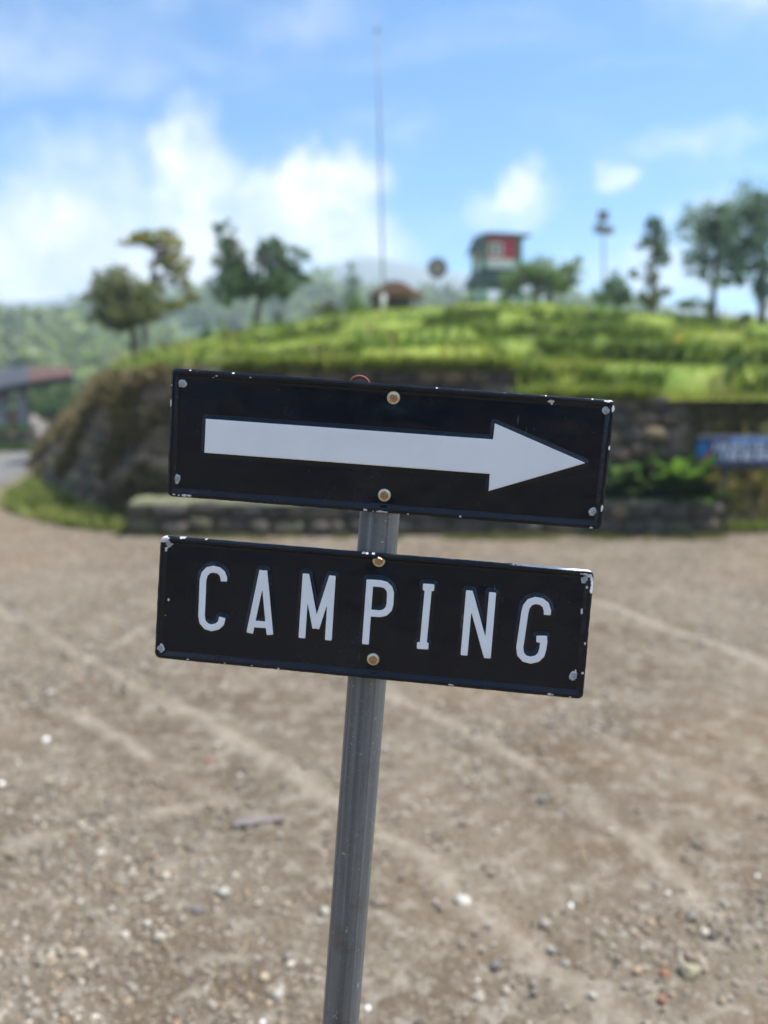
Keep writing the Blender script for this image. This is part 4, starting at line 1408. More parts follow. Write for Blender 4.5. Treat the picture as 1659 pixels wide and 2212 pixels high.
# ================================================================== BLUE BANNER SIGN
def banner():
    Y = 8.95
    c = at(1505, 974, Y)
    x0, x1 = c[0], at(1905, 974, Y)[0]
    zt, zb = at(1505, 941, Y)[2], at(1505, 1010, Y)[2]
    o = empty('banner_sign', (x0, Y, 0), label='blue banner sign with white lettering standing before the earth bank', category='sign')
    L, H = x1 - x0, zt - zb
    DK = simple('banner_navy', (0.020, 0.028, 0.055), (0.03, 0.04, 0.08), 3, 0.5)
    BL = simple('banner_blue', (0.045, 0.075, 0.17), (0.06, 0.10, 0.22), 2.5, 0.45)
    LB = simple('banner_light_blue', (0.17, 0.32, 0.58), (0.22, 0.40, 0.66), 3, 0.45)
    LW = simple('banner_white', (0.72, 0.77, 0.82), (0.6, 0.68, 0.75), 8, 0.5)
    CY = simple('banner_cyan', (0.012, 0.16, 0.36)); RD = simple('banner_red', (0.42, 0.06, 0.10))
    mb = MB(); mb.box((0, 0, zb), (L, 0.03, zt), 0.006); mb.build('panel', DK, o)
    mb = MB(); mb.box((0.14 * 1, -0.004, zb + 0.05), (L - 0.02, -0.001, zt - 0.02)); mb.build('blue_field', BL, o)
    mb = MB(); mb.box((0.36, -0.008, zt - 0.075), (L - 0.02, -0.005, zt - 0.022)); mb.build('sky_band', LB, o)
    # emblem: blue leaf shape crossed by a red stroke
    V = [(0.06 + 0.075 * math.cos(t) * 0.8, -0.012, (zt + zb) / 2 + 0.02 + 0.10 * math.sin(t)) for t in np.linspace(0, 2 * math.pi, 20, endpoint=False)]
    V += [(a, -0.009, c_) for a, _, c_ in V]
    obj('emblem', V, [tuple(range(19, -1, -1))] + [(i, (i + 1) % 20, 20 + (i + 1) % 20, 20 + i) for i in range(20)], CY, o)
    mb = MB(); mz = (zt + zb) / 2 - 0.05
    mb.add([(0.03, -0.016, mz - 0.045), (0.075, -0.016, mz - 0.06), (0.17, -0.016, mz + 0.045), (0.14, -0.016, mz + 0.07), (0.03, -0.013, mz - 0.045), (0.075, -0.013, mz - 0.06), (0.17, -0.013, mz + 0.045), (0.14, -0.013, mz + 0.07)],
           [(0, 1, 2, 3), (4, 7, 6, 5), (0, 4, 5, 1), (1, 5, 6, 2), (2, 6, 7, 3), (3, 7, 4, 0)])
    mb.build('emblem_stroke', RD, o)
    r = np.random.default_rng(6)
    mb = MB()
    # two lines of lettering too small to read, as upright and level strokes
    for line, (xa, zc, h) in enumerate(((0.18, zt - 0.120, 0.072), (0.27, zt - 0.215, 0.088))):
        x = xa
        while x < L - 0.08:
            w = h * r.uniform(0.55, 0.8)
            if r.random() < 0.12:
                x += h * 0.5
                continue
            th = h * 0.27
            mb.box((x, -0.012, zc - h / 2), (x + th, -0.009, zc + h / 2))
            k = r.integers(0, 4)
            if k in (0, 1):
                mb.box((x + w - th, -0.012, zc - h / 2), (x + w, -0.009, zc + h / 2))
            if k in (0, 2, 3):
                mb.box((x + th, -0.012, zc + h / 2 - th), (x + w - th, -0.009, zc + h / 2))
            if k in (1, 2):
                mb.box((x + th, -0.012, zc - th / 2), (x + w - th, -0.009, zc + th / 2))
            if k in (3, 2):
                mb.box((x + th, -0.012, zc - h / 2), (x + w - th, -0.009, zc - h / 2 + th))
            x += w + h * 0.16
    mb.build('lettering', LW, o)
    for x in (0.35, L - 0.3):
        mb = MB(); mb.tube([(x, 0.05, -0.1), (x, 0.05, zt - 0.03)], 0.018, 10); mb.build('post', simple('dark_post', (0.05, 0.055, 0.05)), o, True)


banner()

# ================================================================== GRAVEL AND LOOSE STONES
PEB = col_mat('pebble', 0.85, 0.3)


def ico():
    p = (1 + 5 ** 0.5) / 2
    v = np.array([(-1, p, 0), (1, p, 0), (-1, -p, 0), (1, -p, 0), (0, -1, p), (0, 1, p), (0, -1, -p), (0, 1, -p), (p, 0, -1), (p, 0, 1), (-p, 0, -1), (-p, 0, 1)]) / 1.902
    f = np.array([(0, 11, 5), (0, 5, 1), (0, 1, 7), (0, 7, 10), (0, 10, 11), (1, 5, 9), (5, 11, 4), (11, 10, 2), (10, 7, 6), (7, 1, 8), (3, 9, 4), (3, 4, 2), (3, 2, 6), (3, 6, 8), (3, 8, 9), (4, 9, 5), (2, 4, 11), (6, 2, 10), (8, 6, 7), (9, 8, 1)])
    return v, f


PEBCOL = np.array([(0.30, 0.285, 0.26), (0.42, 0.40, 0.37), (0.22, 0.20, 0.18), (0.52, 0.51, 0.48), (0.34, 0.29, 0.23), (0.14, 0.13, 0.125), (0.38, 0.35, 0.31), (0.26, 0.25, 0.25), (0.60, 0.59, 0.56), (0.36, 0.27, 0.20)])


def gravel():
    r = np.random.default_rng(23)
    v0, f0 = ico()
    n = 62000
    y = 1.3 + 7.6 * r.random(n) ** 1.75
    x = r.uniform(-0.56, 0.56, n) * (y + 0.4)
    dn = fbm(x * 1.3, y * 1.3, 55, 4)
    keep = r.random(n) < sstep(0.30, 0.68, dn) * 0.9 + 0.10
    x, y, dn = x[keep], y[keep], dn[keep]
    n = len(x)
    size = np.clip(np.exp(r.normal(math.log(0.0043), 0.55, n)), 0.003, 0.017) * (1 + 0.05 * y)
    z = ground_z(x, y) + size * 0.12
    sc = r.uniform(0.65, 1.25, (n, 3)) * np.array([1, 1, 0.72]) * size[:, None]
    a = r.uniform(0, 2 * math.pi, n)
    jit = r.uniform(0.72, 1.18, (n, 12, 1))
    P = v0[None] * jit
    ta = r.uniform(-0.9, 0.9, n); c1, s1 = np.cos(ta)[:, None], np.sin(ta)[:, None]
    P = P * sc[:, None, :]
    P = np.stack([P[:, :, 0], P[:, :, 1] * c1 - P[:, :, 2] * s1, P[:, :, 1] * s1 + P[:, :, 2] * c1], 2)
    ca, sa = np.cos(a)[:, None], np.sin(a)[:, None]
    Q = np.stack([P[:, :, 0] * ca - P[:, :, 1] * sa + x[:, None], P[:, :, 0] * sa + P[:, :, 1] * ca + y[:, None], P[:, :, 2] + z[:, None]], 2)
    F = (f0[None] + (np.arange(n) * 12)[:, None, None]).reshape(-1, 3)
    w = np.array([.23, .15, .11, .05, .17, .03, .16, .05, .015, .04])
    ci = r.choice(len(PEBCOL), n, p=w / w.sum())
    col = PEBCOL[ci] * np.array([0.84, 0.78, 0.685]) * r.uniform(0.8, 1.15, (n, 1))
    obj('gravel', Q.reshape(-1, 3), F, PEB, smooth=False, attr={'col': np.repeat(col, 12, 0)}, kind='stuff', label='grey and tan gravel strewn over the packed dirt')


gravel()


def loose_stones():
    # (u, v, half width px, half height px, colour, label)
    L = [(485, 1927, 20, 17, (0.46, 0.48, 0.47), 'rounded pale grey stone left of the post, largest of the lower left gravel'),
         (1000, 1943, 24, 9, (0.58, 0.60, 0.60), 'flat bright white stone on the track right of the post'),
         (345, 2022, 16, 13, (0.56, 0.56, 0.53), 'whitish stone above the dark hollow, lower left'),
         (318, 1996, 12, 11, (0.60, 0.61, 0.60), 'small white stone just above the whitish one, lower left'),
         (1490, 2092, 30, 20, (0.36, 0.35, 0.26), 'large greenish tan stone lying lower right'),
         (1436, 2100, 14, 10, (0.36, 0.19, 0.13), 'orange-red brick chip beside the greenish stone'),
         (1430, 2156, 14, 8, (0.30, 0.17, 0.12), 'rusty brown chip below the orange brick chip'),
         (1190, 2047, 12, 12, (0.46, 0.49, 0.50), 'pale blue-grey pebble with dark underside, lower right of centre'),
         (1222, 2076, 12, 9, (0.36, 0.38, 0.38), 'grey pebble just right of the pale blue-grey pebble'),
         (1170, 1721, 13, 11, (0.30, 0.33, 0.34), 'dark blue-grey stone right of the post at mid distance'),
         (1505, 1818, 11, 11, (0.26, 0.25, 0.24), 'dark round stone on the right with a strong shadow'),
         (820, 1940, 24, 15, (0.27, 0.23, 0.21), 'brown stone touching the right side of the post in view'),
         (570, 2106, 14, 11, (0.52, 0.46, 0.35), 'cream coloured stone low in the picture, left of the post'),
         (1345, 2020, 12, 9, (0.44, 0.44, 0.41), 'grey stone between white dot and brick chip'),
         (700, 1960, 14, 12, (0.56, 0.57, 0.56), 'white stone against the left side of the post'),
         (690, 1985, 10, 9, (0.50, 0.50, 0.48), 'small white stone below the one at the left of the post'),
         (600, 2140, 18, 12, (0.45, 0.46, 0.46), 'broken grey stone near the bottom, left of the post'),
         (240, 1965, 9, 9, (0.58, 0.57, 0.53), 'small pale pebble on the left, level with the dark pebble'),
         (425, 1962, 18, 7, (0.19, 0.18, 0.20), 'flat dark slate chip left of the post'),
         (1036, 2146, 16, 12, (0.50, 0.49, 0.46), 'pale stone near the bottom right of the post'),
         (1280, 2146, 13, 11, (0.46, 0.47, 0.46), 'grey stone near the bottom, below the blue-grey pebble'),
         (100, 1595, 8, 8, (0.97, 0.97, 0.95), 'near-white pebble standing in for a glint, alone on the left of the lot'),
         (3, 1692, 7, 7, (0.97, 0.97, 0.95), 'near-white pebble standing in for a glint, at the left edge'),
         (1233, 1957, 7, 7, (0.97, 0.96, 0.92), 'near-white pebble standing in for a glint, right of centre, lower half'),
         (1636, 1888, 6, 6, (0.97, 0.97, 0.93), 'near-white pebble standing in for a glint, near the right edge'),
         (795, 2170, 7, 7, (0.97, 0.97, 0.95), 'near-white pebble standing in for a glint, just right of the post at the bottom'),
         (567, 2204, 7, 6, (0.97, 0.97, 0.95), 'near-white pebble standing in for a glint, at the bottom edge left of the post'),
         (1640, 1995, 7, 6, (0.70, 0.70, 0.68), 'pale pebble at the right edge below the bright one'),
         (450, 1638, 9, 6, (0.50, 0.25, 0.20), 'small reddish chip on the left at mid distance'),
         (1062, 1885, 10, 10, (0.50, 0.40, 0.32), 'small tan pebble right of the white stone on the track')]
    for i, (u, v, hw, hh, c, lb) in enumerate(L):
        p = G(u, v + hh * 0.6)
        k = np.linalg.norm(p - np.array([0, 0, CAMZ])) / 1805.0
        rx, rz = hw * k * 0.74, max(hh * k * 0.70, 0.006)
        gz = float(ground_z(p[0], p[1]))
        vv, ff = lump((0, 0, rz * 0.5), (rx, rx * 0.85, rz), 200 + i, 2, 0.42)
        bright = c[0] > 0.9  # near-white pebbles: sun glints put into the base colour
        c = c if bright else (c[0] * 0.84, c[1] * 0.78, c[2] * 0.68)
        m = simple('stone_colour_%d' % i, c, tuple(x * (0.97 if bright else 0.6) for x in c), 45, 0.8, 0.4, bump=0.002, bscale=120)
        o = obj('loose_stone', vv, ff, m, smooth=False, label=lb, category='stone')
        o.location = (p[0], p[1], gz - 0.002)
        o.rotation_euler = (0, 0, 1.7 * i)
    # faded scrap of plastic wrapper
    a, b = G(505, 1782), G(618, 1772)
    n = 14
    V = []; F = []
    r = np.random.default_rng(3)
    for i in range(n):
        t = i / (n - 1)
        p = a + (b - a) * t
        gz = float(ground_z(p[0], p[1]))
        for s in (-1, -0.3, 0.3, 1):
            V.append((p[0], p[1] + s * 0.022 * (1 + 0.3 * math.sin(5 * t)), gz + 0.006 + 0.010 * r.random()))
    for i in range(n - 1):
        for k in range(3):
            F.append((4 * i + k, 4 * i + 4 + k, 4 * i + 5 + k, 4 * i + 1 + k))
    o = obj('plastic_scrap', V, F, simple('faded_plastic', (0.17, 0.15, 0.14), (0.22, 0.20, 0.185), 30, 0.5), smooth=True, label='faded purple-grey strip of plastic lying on the dirt left of the post', category='litter')
    so = o.modifiers.new('thickness', 'SOLIDIFY'); so.thickness = 0.002
    # dry twigs
    TW = simple('dry_straw', (0.42, 0.35, 0.22), (0.33, 0.26, 0.16), 20, 0.8)
    for i, (pts, lb) in enumerate([([(468, 2095), (505, 2085), (530, 2055), (535, 2035)], 'curved dry straw left of the post near the bottom'),
                                   ([(320, 1990), (352, 2045), (372, 2060)], 'thin dry straw by the white stones, lower left'),
                                   ([(0, 1888), (45, 1896)], 'pale straw at the left edge'),
                                   ([(1255, 1838), (1262, 1872)], 'short dry straw on the right, mid distance')]):
        P = []
        for u, v in pts:
            p = G(u, v); P.append((p[0], p[1], float(ground_z(p[0], p[1])) + 0.008 + 0.004 * random.random()))
        mb = MB(); mb.tube(P, 0.0022, 6); mb.build('straw', TW, None, True, label=lb, category='straw')


loose_stones()

# ================================================================== THE SIGNPOST
STROKES = {
    'C': [[(-149.6, 21.8), (-149.8, 25.5), (-151.9, 30.1), (-155.8, 32.8), (-161.0, 33.6), (-166.6, 32.0), (-170.2, 27.8), (-171.6, 21.4), (-171.0, -16.0), (-169.6, -21.8), (-165.4, -26.0), (-159.8, -27.2), (-153.8, -25.2), (-150.2, -21.4), (-149.1, -15.3)]],
    'A': [[(-119.6, -29.1), (-109.8, 36.7)], [(-98.4, -28.9), (-108.6, 36.7)], [(-115.5, -19.2), (-101.5, -18.8)]],
    'M': [[(-65.0, 37.1), (-65.2, -29.2)], [(-38.1, 37.4), (-38.0, -29.0)], [(-65.0, 35.5), (-51.5, -18.0)], [(-38.1, 35.5), (-51.5, -18.0)]],
    'P': [[(0.3, 36.5), (0.0, -29.5)], [(0.3, 33.2), (11.1, 33.4), (16.3, 32.4), (20.1, 29.3), (21.8, 24.8), (22.0, 13.5), (20.9, 8.4), (17.5, 4.5), (12.8, 2.9), (0.9, 2.7)]],
    'I': [[(59.2, 35.5), (58.0, -27.3)], [(53.6, 33.6), (65.0, 33.8)], [(51.9, -25.7), (63.5, -25.3)]],
    'N': [[(100.0, 34.2), (99.4, -31.4)], [(100.6, 31.0), (121.8, -29.0)], [(122.7, 34.2), (122.4, -32.1)]],
    'G': [[(177.3, 16.4), (177.3, 20.6), (175.1, 26.2), (170.4, 29.3), (164.8, 29.8), (159.6, 27.6), (156.6, 22.9), (155.6, 17.1), (153.4, -18.4), (154.8, -24.9), (158.9, -28.9), (165.0, -30.0), (171.1, -27.9), (174.7, -23.6), (175.9, -17.7), (176.3, -8.0)], [(168.8, -8.4), (179.3, -7.6)]],
}
ARROW = [(-179.6, 16.2), (102.0, 17.0), (102.3, 32.6), (193.5, 0.9), (102.3, -33.6), (101.9, -16.8), (-179.5, -17.2)]


def sd_box_seg(X, Y, a, b, th, rr=1.2, ext=0.0):
    a = np.array(a); b = np.array(b)
    d = b - a; L = np.linalg.norm(d); d = d / L
    c = (a + b) / 2
    px = (X - c[0]) * d[0] + (Y - c[1]) * d[1]; py = -(X - c[0]) * d[1] + (Y - c[1]) * d[0]
    qx = np.abs(px) - (L / 2 + ext - rr); qy = np.abs(py) - (th / 2 - rr)
    return np.hypot(np.maximum(qx, 0), np.maximum(qy, 0)) + np.minimum(np.maximum(qx, qy), 0) - rr


def sd_letter(X, Y, strokes, th=7.0):
    D = np.full(np.shape(X), 1e9)
    for s in strokes:
        for i in range(len(s) - 1):
            if len(s) == 2:
                D = np.minimum(D, sd_box_seg(X, Y, s[0], s[1], th))
            else:
                # inner joints rounded, the two ends cut square
                a, b = np.array(s[i]), np.array(s[i + 1])
                d = b - a; L = np.linalg.norm(d)
                t = np.clip(((X - a[0]) * d[0] + (Y - a[1]) * d[1]) / (L * L), 0, 1)
                cap = np.hypot(X - a[0] - t * d[0], Y - a[1] - t * d[1]) - th / 2
                if i == 0 or i == len(s) - 2:
                    cap = sd_box_seg(X, Y, a, b, th, 1.0)
                D = np.minimum(D, cap)
        if len(s) > 2:
            for q in s[1:-1]:
                D = np.minimum(D, np.hypot(X - q[0], Y - q[1]) - th / 2)
    return D


def sd_poly(X, Y, P):
    P = np.array(P, float)
    d = np.full(np.shape(X), 1e18); sg = np.ones(np.shape(X))
    j = len(P) - 1
    for i in range(len(P)):
        ex, ey = P[j] - P[i]
        wx, wy = X - P[i][0], Y - P[i][1]
        t = np.clip((wx * ex + wy * ey) / (ex * ex + ey * ey), 0, 1)
        d = np.minimum(d, (wx - ex * t) ** 2 + (wy - ey * t) ** 2)
        c1 = Y >= P[i][1]; c2 = Y < P[j][1]; c3 = ex * wy > ey * wx
        flip = (c1 & c2 & c3) | (~c1 & ~c2 & ~c3)
        sg = np.where(flip, -sg, sg); j = i
    return sg * np.sqrt(d)


def sdf_sheet(sdf, lo, hi, step):
    """grid mesh of the region sdf < 0 with its edge pulled onto the outline; returns xy, faces, edge loop pairs"""
    xs = np.arange(lo[0], hi[0] + step, step); ys = np.arange(lo[1], hi[1] + step, step)
    X, Y = np.meshgrid(xs, ys)
    S = sdf(X, Y)
    cm = (S[:-1, :-1] + S[1:, :-1] + S[:-1, 1:] + S[1:, 1:]) / 4 < 0
    n, m = X.shape
    idx = np.arange(n * m).reshape(n, m)
    q = np.stack([idx[:-1, :-1][cm], idx[:-1, 1:][cm], idx[1:, 1:][cm], idx[1:, :-1][cm]], 1)
    use, inv = np.unique(q, return_inverse=True)
    q = inv.reshape(q.shape)
    p = np.stack([X.ravel()[use], Y.ravel()[use]], 1)
    e = np.concatenate([q[:, [0, 1]], q[:, [1, 2]], q[:, [2, 3]], q[:, [3, 0]]])
    key = np.sort(e, 1); k1 = key[:, 0] * len(p) + key[:, 1]
    u_, ix, ct = np.unique(k1, return_index=True, return_counts=True)
    be = e[ix[ct == 1]]
    bv = np.unique(be)
    for _ in range(4):
        x, y = p[bv, 0], p[bv, 1]
        s = sdf(x, y); h = 0.05
        gx = (sdf(x + h, y) - sdf(x - h, y)) / (2 * h); gy = (sdf(x, y + h) - sdf(x, y - h)) / (2 * h)
        g = gx * gx + gy * gy + 1e-6
        p[bv, 0] -= np.clip(s * gx / g, -step, step); p[bv, 1] -= np.clip(s * gy / g, -step, step)
    return p, q, be, bv


def plate_material():
    m, t, bs = new_mat('black_enamel')
    co = t.new('ShaderNodeTexCoord').outputs['Object']
    c = t.mix(t.mapr(t.noise(co, 30, 5, 0.7), 0.3, 0.7), (0.0014, 0.0034, 0.0082), (0.0030, 0.0064, 0.0135))
    c = t.mix(t.mapr(t.noise(co, 9, 6, 0.7), 0.45, 0.75, 0, 0.035), c, (0.22, 0.21, 0.20))
    # dust specks and faint scratches
    v1 = t.new('ShaderNodeTexVoronoi'); v1.inputs['Scale'].default_value = 260; t.l.new(co, v1.inputs['Vector'])
    sp = t.mapr(v1.outputs['Distance'], 0.05, 0.12, 1, 0)
    sp = t.math('MULTIPLY', sp, t.mapr(t.noise(co, 140, 2, 0.5), 0.60, 0.66))
    c = t.mix(t.math('MULTIPLY', sp, 0.55), c, (0.30, 0.31, 0.33))
    mp = t.new('ShaderNodeMapping'); mp.inputs['Rotation'].default_value = (0, rad(35), 0); mp.inputs['Scale'].default_value = (1, 1, 0.06); t.l.new(co, mp.inputs[0])
    scn = t.mapr(t.noise(mp.outputs[0], 420, 2, 0.5), 0.70, 0.74)
    scn = t.math('MULTIPLY', scn, t.mapr(t.noise(co, 18, 3, 0.5), 0.56, 0.64, 0, 0.35))
    c = t.mix(scn, c, (0.30, 0.31, 0.33))
    chip = t.new('ShaderNodeAttribute', attribute_name='chip').outputs['Fac']
    cf = t.mapr(t.math('ADD', chip, t.math('MULTIPLY', t.math('SUBTRACT', t.noise(co, 700, 3, 0.6), 0.5), 0.5)), 0.46, 0.54)
    c = t.mix(cf, c, t.mix(t.noise(co, 500, 2, 0.5), (0.50, 0.51, 0.52), (0.80, 0.80, 0.80)))
    t.l.new(c, bs.inputs['Base Color'])
    rg = t.mapr(t.noise(co, 55, 5, 0.65), 0.3, 0.7, 0.17, 0.28)
    t.l.new(t.mix(cf, t.mix(0, (0, 0, 0), (0, 0, 0)), (0.6, 0.6, 0.6)), t.new('ShaderNodeSeparateColor').inputs[0])
    t.l.new(t.math('MAXIMUM', rg, t.math('MULTIPLY', cf, 0.7)), bs.inputs['Roughness'])
    bs.inputs['Specular IOR Level'].default_value = 0.40
    bp = t.new('ShaderNodeBump'); bp.inputs['Strength'].default_value = 0.25; bp.inputs['Distance'].default_value = 0.0004
    t.l.new(t.noise(co, 120, 4, 0.6), bp.inputs['Height']); t.l.new(bp.outputs[0], bs.inputs['Normal'])
    return m


def white_material():
    m, t, bs = new_mat('white_enamel')
    co = t.new('ShaderNodeTexCoord').outputs['Object']
    c = t.mix(t.mapr(t.noise(co, 14, 4, 0.6), 0.3, 0.7), (0.86, 0.865, 0.87), (0.91, 0.915, 0.915))
    v1 = t.new('ShaderNodeTexVoronoi'); v1.inputs['Scale'].default_value = 170; t.l.new(co, v1.inputs['Vector'])
    sp = t.math('MULTIPLY', t.mapr(v1.outputs['Distance'], 0.04, 0.11, 1, 0), t.mapr(t.noise(co, 60, 2, 0.5), 0.60, 0.66))
    c = t.mix(t.math('MULTIPLY', sp, 0.6), c, (0.34, 0.33, 0.32))
    t.l.new(c, bs.inputs['Base Color'])
    bs.inputs['Roughness'].default_value = 0.38
    bs.inputs['Specular IOR Level'].default_value = 0.45
    bp = t.new('ShaderNodeBump'); bp.inputs['Strength'].default_value = 0.3; bp.inputs['Distance'].default_value = 0.0006
    t.l.new(t.noise(co, 60, 3, 0.5), bp.inputs['Height']); t.l.new(bp.outputs[0], bs.inputs['Normal'])
    return m


ENAMEL, WHITE_E = plate_material(), white_material()
BRASS = simple('yellow_zinc', (0.80, 0.70, 0.48), (0.62, 0.56, 0.38), 300, 0.35, 0.5, metal=0.75, bump=0.0002, bscale=900)
COPPER = simple('copper_head', (0.50, 0.30, 0.17), (0.62, 0.44, 0.24), 400, 0.30, 0.5, metal=1.0, bump=0.0003, bscale=900)
RIVET = simple('rivet_grey', (0.52, 0.53, 0.54), (0.36, 0.37, 0.38), 400, 0.5, 0.5, metal=0.35, bump=0.0003, bscale=900)
PAINTBLOB = simple('bare_zinc', (0.62, 0.63, 0.63), (0.50, 0.51, 0.51), 500, 0.6, 0.4)

CHIPS_A = [(-204.9, 32.8, .7), (-215, 29.6, 1.6), (-214.4, 27.0, 1.2), (-197.6, -61, 2.0), (-203, -61.2, 1.2), (-207.7, -60.7, 1.0), (-192.5, -60.9, 1.3), (-214.2, 46.4, .8), (-170.6, 58.5, .9), (-174.0, 56.5, .8),
           (-154.3, 62.4, 1.0), (-196.4, 62, .9), (-137.2, 59.3, .8), (154.3, 57.5, 1.9), (155.5, 55.2, 1.2), (208.4, 61.4, 1.7), (205.5, 61.5, 1.2), (213.1, 62.5, 2.0), (213.6, 54.7, 1.5), (214.2, 17.2, 1.3), (213.4, -41.6, 1.5), (213.0, -44, 1.0), (76.7, -60.6, .9),
           (205.0, -61.7, 1.0), (204.6, 26.9, .5), (202.3, 27.0, .4), (28.3, 62.2, .7), (43.8, 62.4, .9), (148.5, 62.6, .8), (193.2, 62.6, .9), (-17.0, -61.3, 1.4), (-2.0, -61.8, 1.7), (0.8, -61.9, 1.2), (3.3, -62.1, 1.2), (-5.2, -62.2, .9), (-9.1, -62.1, .9), (25.3, -62.3, .8)]
CHIPS_B = [(-196.1, 63.3, 1.4), (-193, 63.3, .9), (-170.4, 63.6, .9), (-150, 63.5, .7), (-207.5, -2.3, .9), (-210.0, -18.9, .8), (-182.6, -62, 1.0), (-143.3, -62, 1.0), (-115.0, -61.8, .8), (-87.2, -62.6, .8), (-213.6, 61.4, 2.6), (-216, 58.6, 2.4), (-211.0, 58.0, 1.8), (-212.2, 50.8, 1.2), (-212.4, 48.6, .8),
           (-4.5, 62.8, 1.4), (2.0, 63, 1.2), (-8, 63, .9), (206.5, 59.8, 1.2), (210.4, 59.8, 1.4), (214.0, 58.6, 1.5), (216.5, 55.6, 1.6), (217.6, 51.5, 1.9), (217.7, 47.5, 1.9), (217.4, 43.9, 1.5), (213.1, 47.0, 1.1), (210.3, 23.1, 1.5), (210.6, 21.2, 1.1), (215.8, -8.2, .9), (216.0, -37.6, 1.2), (209.5, -36.8, 1.3),
           (87.9, -62, 1.3), (90.5, -62.2, .9), (185.7, -61.8, 1.3), (189, -62, .9), (206.1, -63, 1.0), (128.2, 62.4, .7), (132.4, 62.3, .7), (176.4, 61.8, .7), (179.9, 61.8, .7), (79.2, -60.5, .7)]


def make_plate(name, label, w, h, raised, bolts, rivets, chips, seed, post, org, R):
    """pressed metal plate, millimetres in its own frame: x right, z up, -y to the viewer"""
    hw, hh, cr = w / 2, h / 2, 6.0

    def outline(X, Y):
        qx = np.abs(X) - (hw - cr); qy = np.abs(Y) - (hh - cr)
        d = np.hypot(np.maximum(qx, 0), np.maximum(qy, 0)) + np.minimum(np.maximum(qx, qy), 0) - cr
        return d + 0.35 * (vnoise(X * 0.16, Y * 0.16, seed) - 0.5) + 0.25 * (vnoise(X * 0.6, Y * 0.6, seed + 3) - 0.5)

    def height(X, Y):
        d = -outline(X, Y)
        z = 3.6 * (1 - sstep(3.2, 8.2, d)) - 1.3 * (1 - sstep(0, 2.2, d))
        z += 0.9 * (fbm(X * 0.016, Y * 0.03, seed + 9, 3) - 0.5) + 0.25 * (vnoise(X * 0.07, Y * 0.07, seed + 12) - 0.5)
        for bx, by in bolts:
            z -= 1.1 * np.exp(-((X - bx) ** 2 + (Y - by) ** 2) / 130.0)
        return z + 1.9 * (1 - sstep(0.4, 4.2, raised(X, Y)))
    p, q, be, bv = sdf_sheet(outline, (-hw - 1, -hh - 1), (hw + 1, hh + 1), 0.9)
    z = height(p[:, 0], p[:, 1])
    chip = np.zeros(len(p))
    for cx, cy, cr_ in chips:
        if cr_ < 0.75:
            continue
        rg = np.random.default_rng(int(abs(cx * 13 + cy * 7)))
        ex, ey = (rg.uniform(0.55, 1.0), rg.uniform(0.9, 1.7)) if abs(abs(cy) - hh) < 8 else (rg.uniform(0.9, 1.7), rg.uniform(0.55, 1.0))
        d = np.hypot((p[:, 0] - cx) * ex, (p[:, 1] - cy) * ey) / (cr_ * rg.uniform(0.8, 1.25))
        chip = np.maximum(chip, np.clip(1.0 - 0.5 * d, 0, 1))
    if name == 'name_plate':
        # worn upper edge towards the right
        worn = sstep(60, 190, p[:, 0]) * sstep(hh - 2.4, hh - 0.6, p[:, 1])
        chip = np.maximum(chip, 0.75 * worn)
    n = len(p)
    V = np.stack([p[:, 0], -z, p[:, 1]], 1)
    Vb = np.stack([p[bv, 0], np.full(len(bv), 3.2), p[bv, 1]], 1)
    mp = {int(a): n + i for i, a in enumerate(bv)}
    F = [tuple(a) for a in q.tolist()]
    F += [(int(b), int(a), mp[int(a)], mp[int(b)]) for a, b in be]
    # back sheet
    Vk = np.stack([p[:, 0], np.full(n, 3.2), p[:, 1]], 1)
    V = np.concatenate([V, Vb]) * 0.001
    attr = {'chip': np.concatenate([chip, np.where(chip[bv] > 0.5, chip[bv], 0.0)])}
    me = mesh(name, V, F, ENAMEL, True, attr)
    o = link(name, me, post, label=label)
    M = Matrix(R).to_4x4(); M.translation = Vector(org) - post.location
    o.matrix_local = M
    # back panel, slightly inside the rim
    mb = MB(); mb.box((-(hw - 3) / 1000, 0.0018, -(hh - 3) / 1000), ((hw - 3) / 1000, 0.0027, (hh - 3) / 1000)); mb.build('back_panel', ENAMEL, o)
    for bx, by in bolts:
        zf = float(height(np.array([bx]), np.array([by]))[0]) / 1000
        r = np.random.default_rng(int(abs(bx * 7 + by * 3)) + seed)
        Mx = Matrix.Translation((bx / 1000, -zf, by / 1000)) @ Matrix.Rotation(rad(90), 4, 'X') @ Matrix.Rotation(r.uniform(0, 1), 4, 'Z') @ Matrix.Rotation(rad(r.uniform(-4, 4)), 4, 'X')
        mb = MB()
        mb.lathe([(0.0062, -0.0006), (0.0064, 0.0004), (0.0061, 0.0011), (0.0050, 0.0015), (0.0040, 0.0019)], 32, Mx)
        hx = []
        for rr, zz in ((0.0043, 0.0014), (0.0043, 0.0044), (0.0038, 0.0051), (0.0026, 0.0052), (0.0021, 0.0040)):
            for k in range(6):
                t = math.pi / 3 * k
                hx.append(tuple(Mx @ Vector((rr * math.cos(t), rr * math.sin(t), zz))))
        mb.add(hx, [(i * 6 + k, i * 6 + (k + 1) % 6, (i + 1) * 6 + (k + 1) % 6, (i + 1) * 6 + k) for i in range(4) for k in range(6)] + [tuple(range(24, 30))])
        nh = len(mb.f)
        mb.tube([Mx @ Vector((0, 0, -0.02)), Mx @ Vector((0, 0, 0.001))], 0.003, 12)
        bo = mb.build('bolt', BRASS, o)
        bo.data.materials.append(COPPER)
        for pi in range(nh - 25, nh):
            bo.data.polygons[pi].material_index = 1
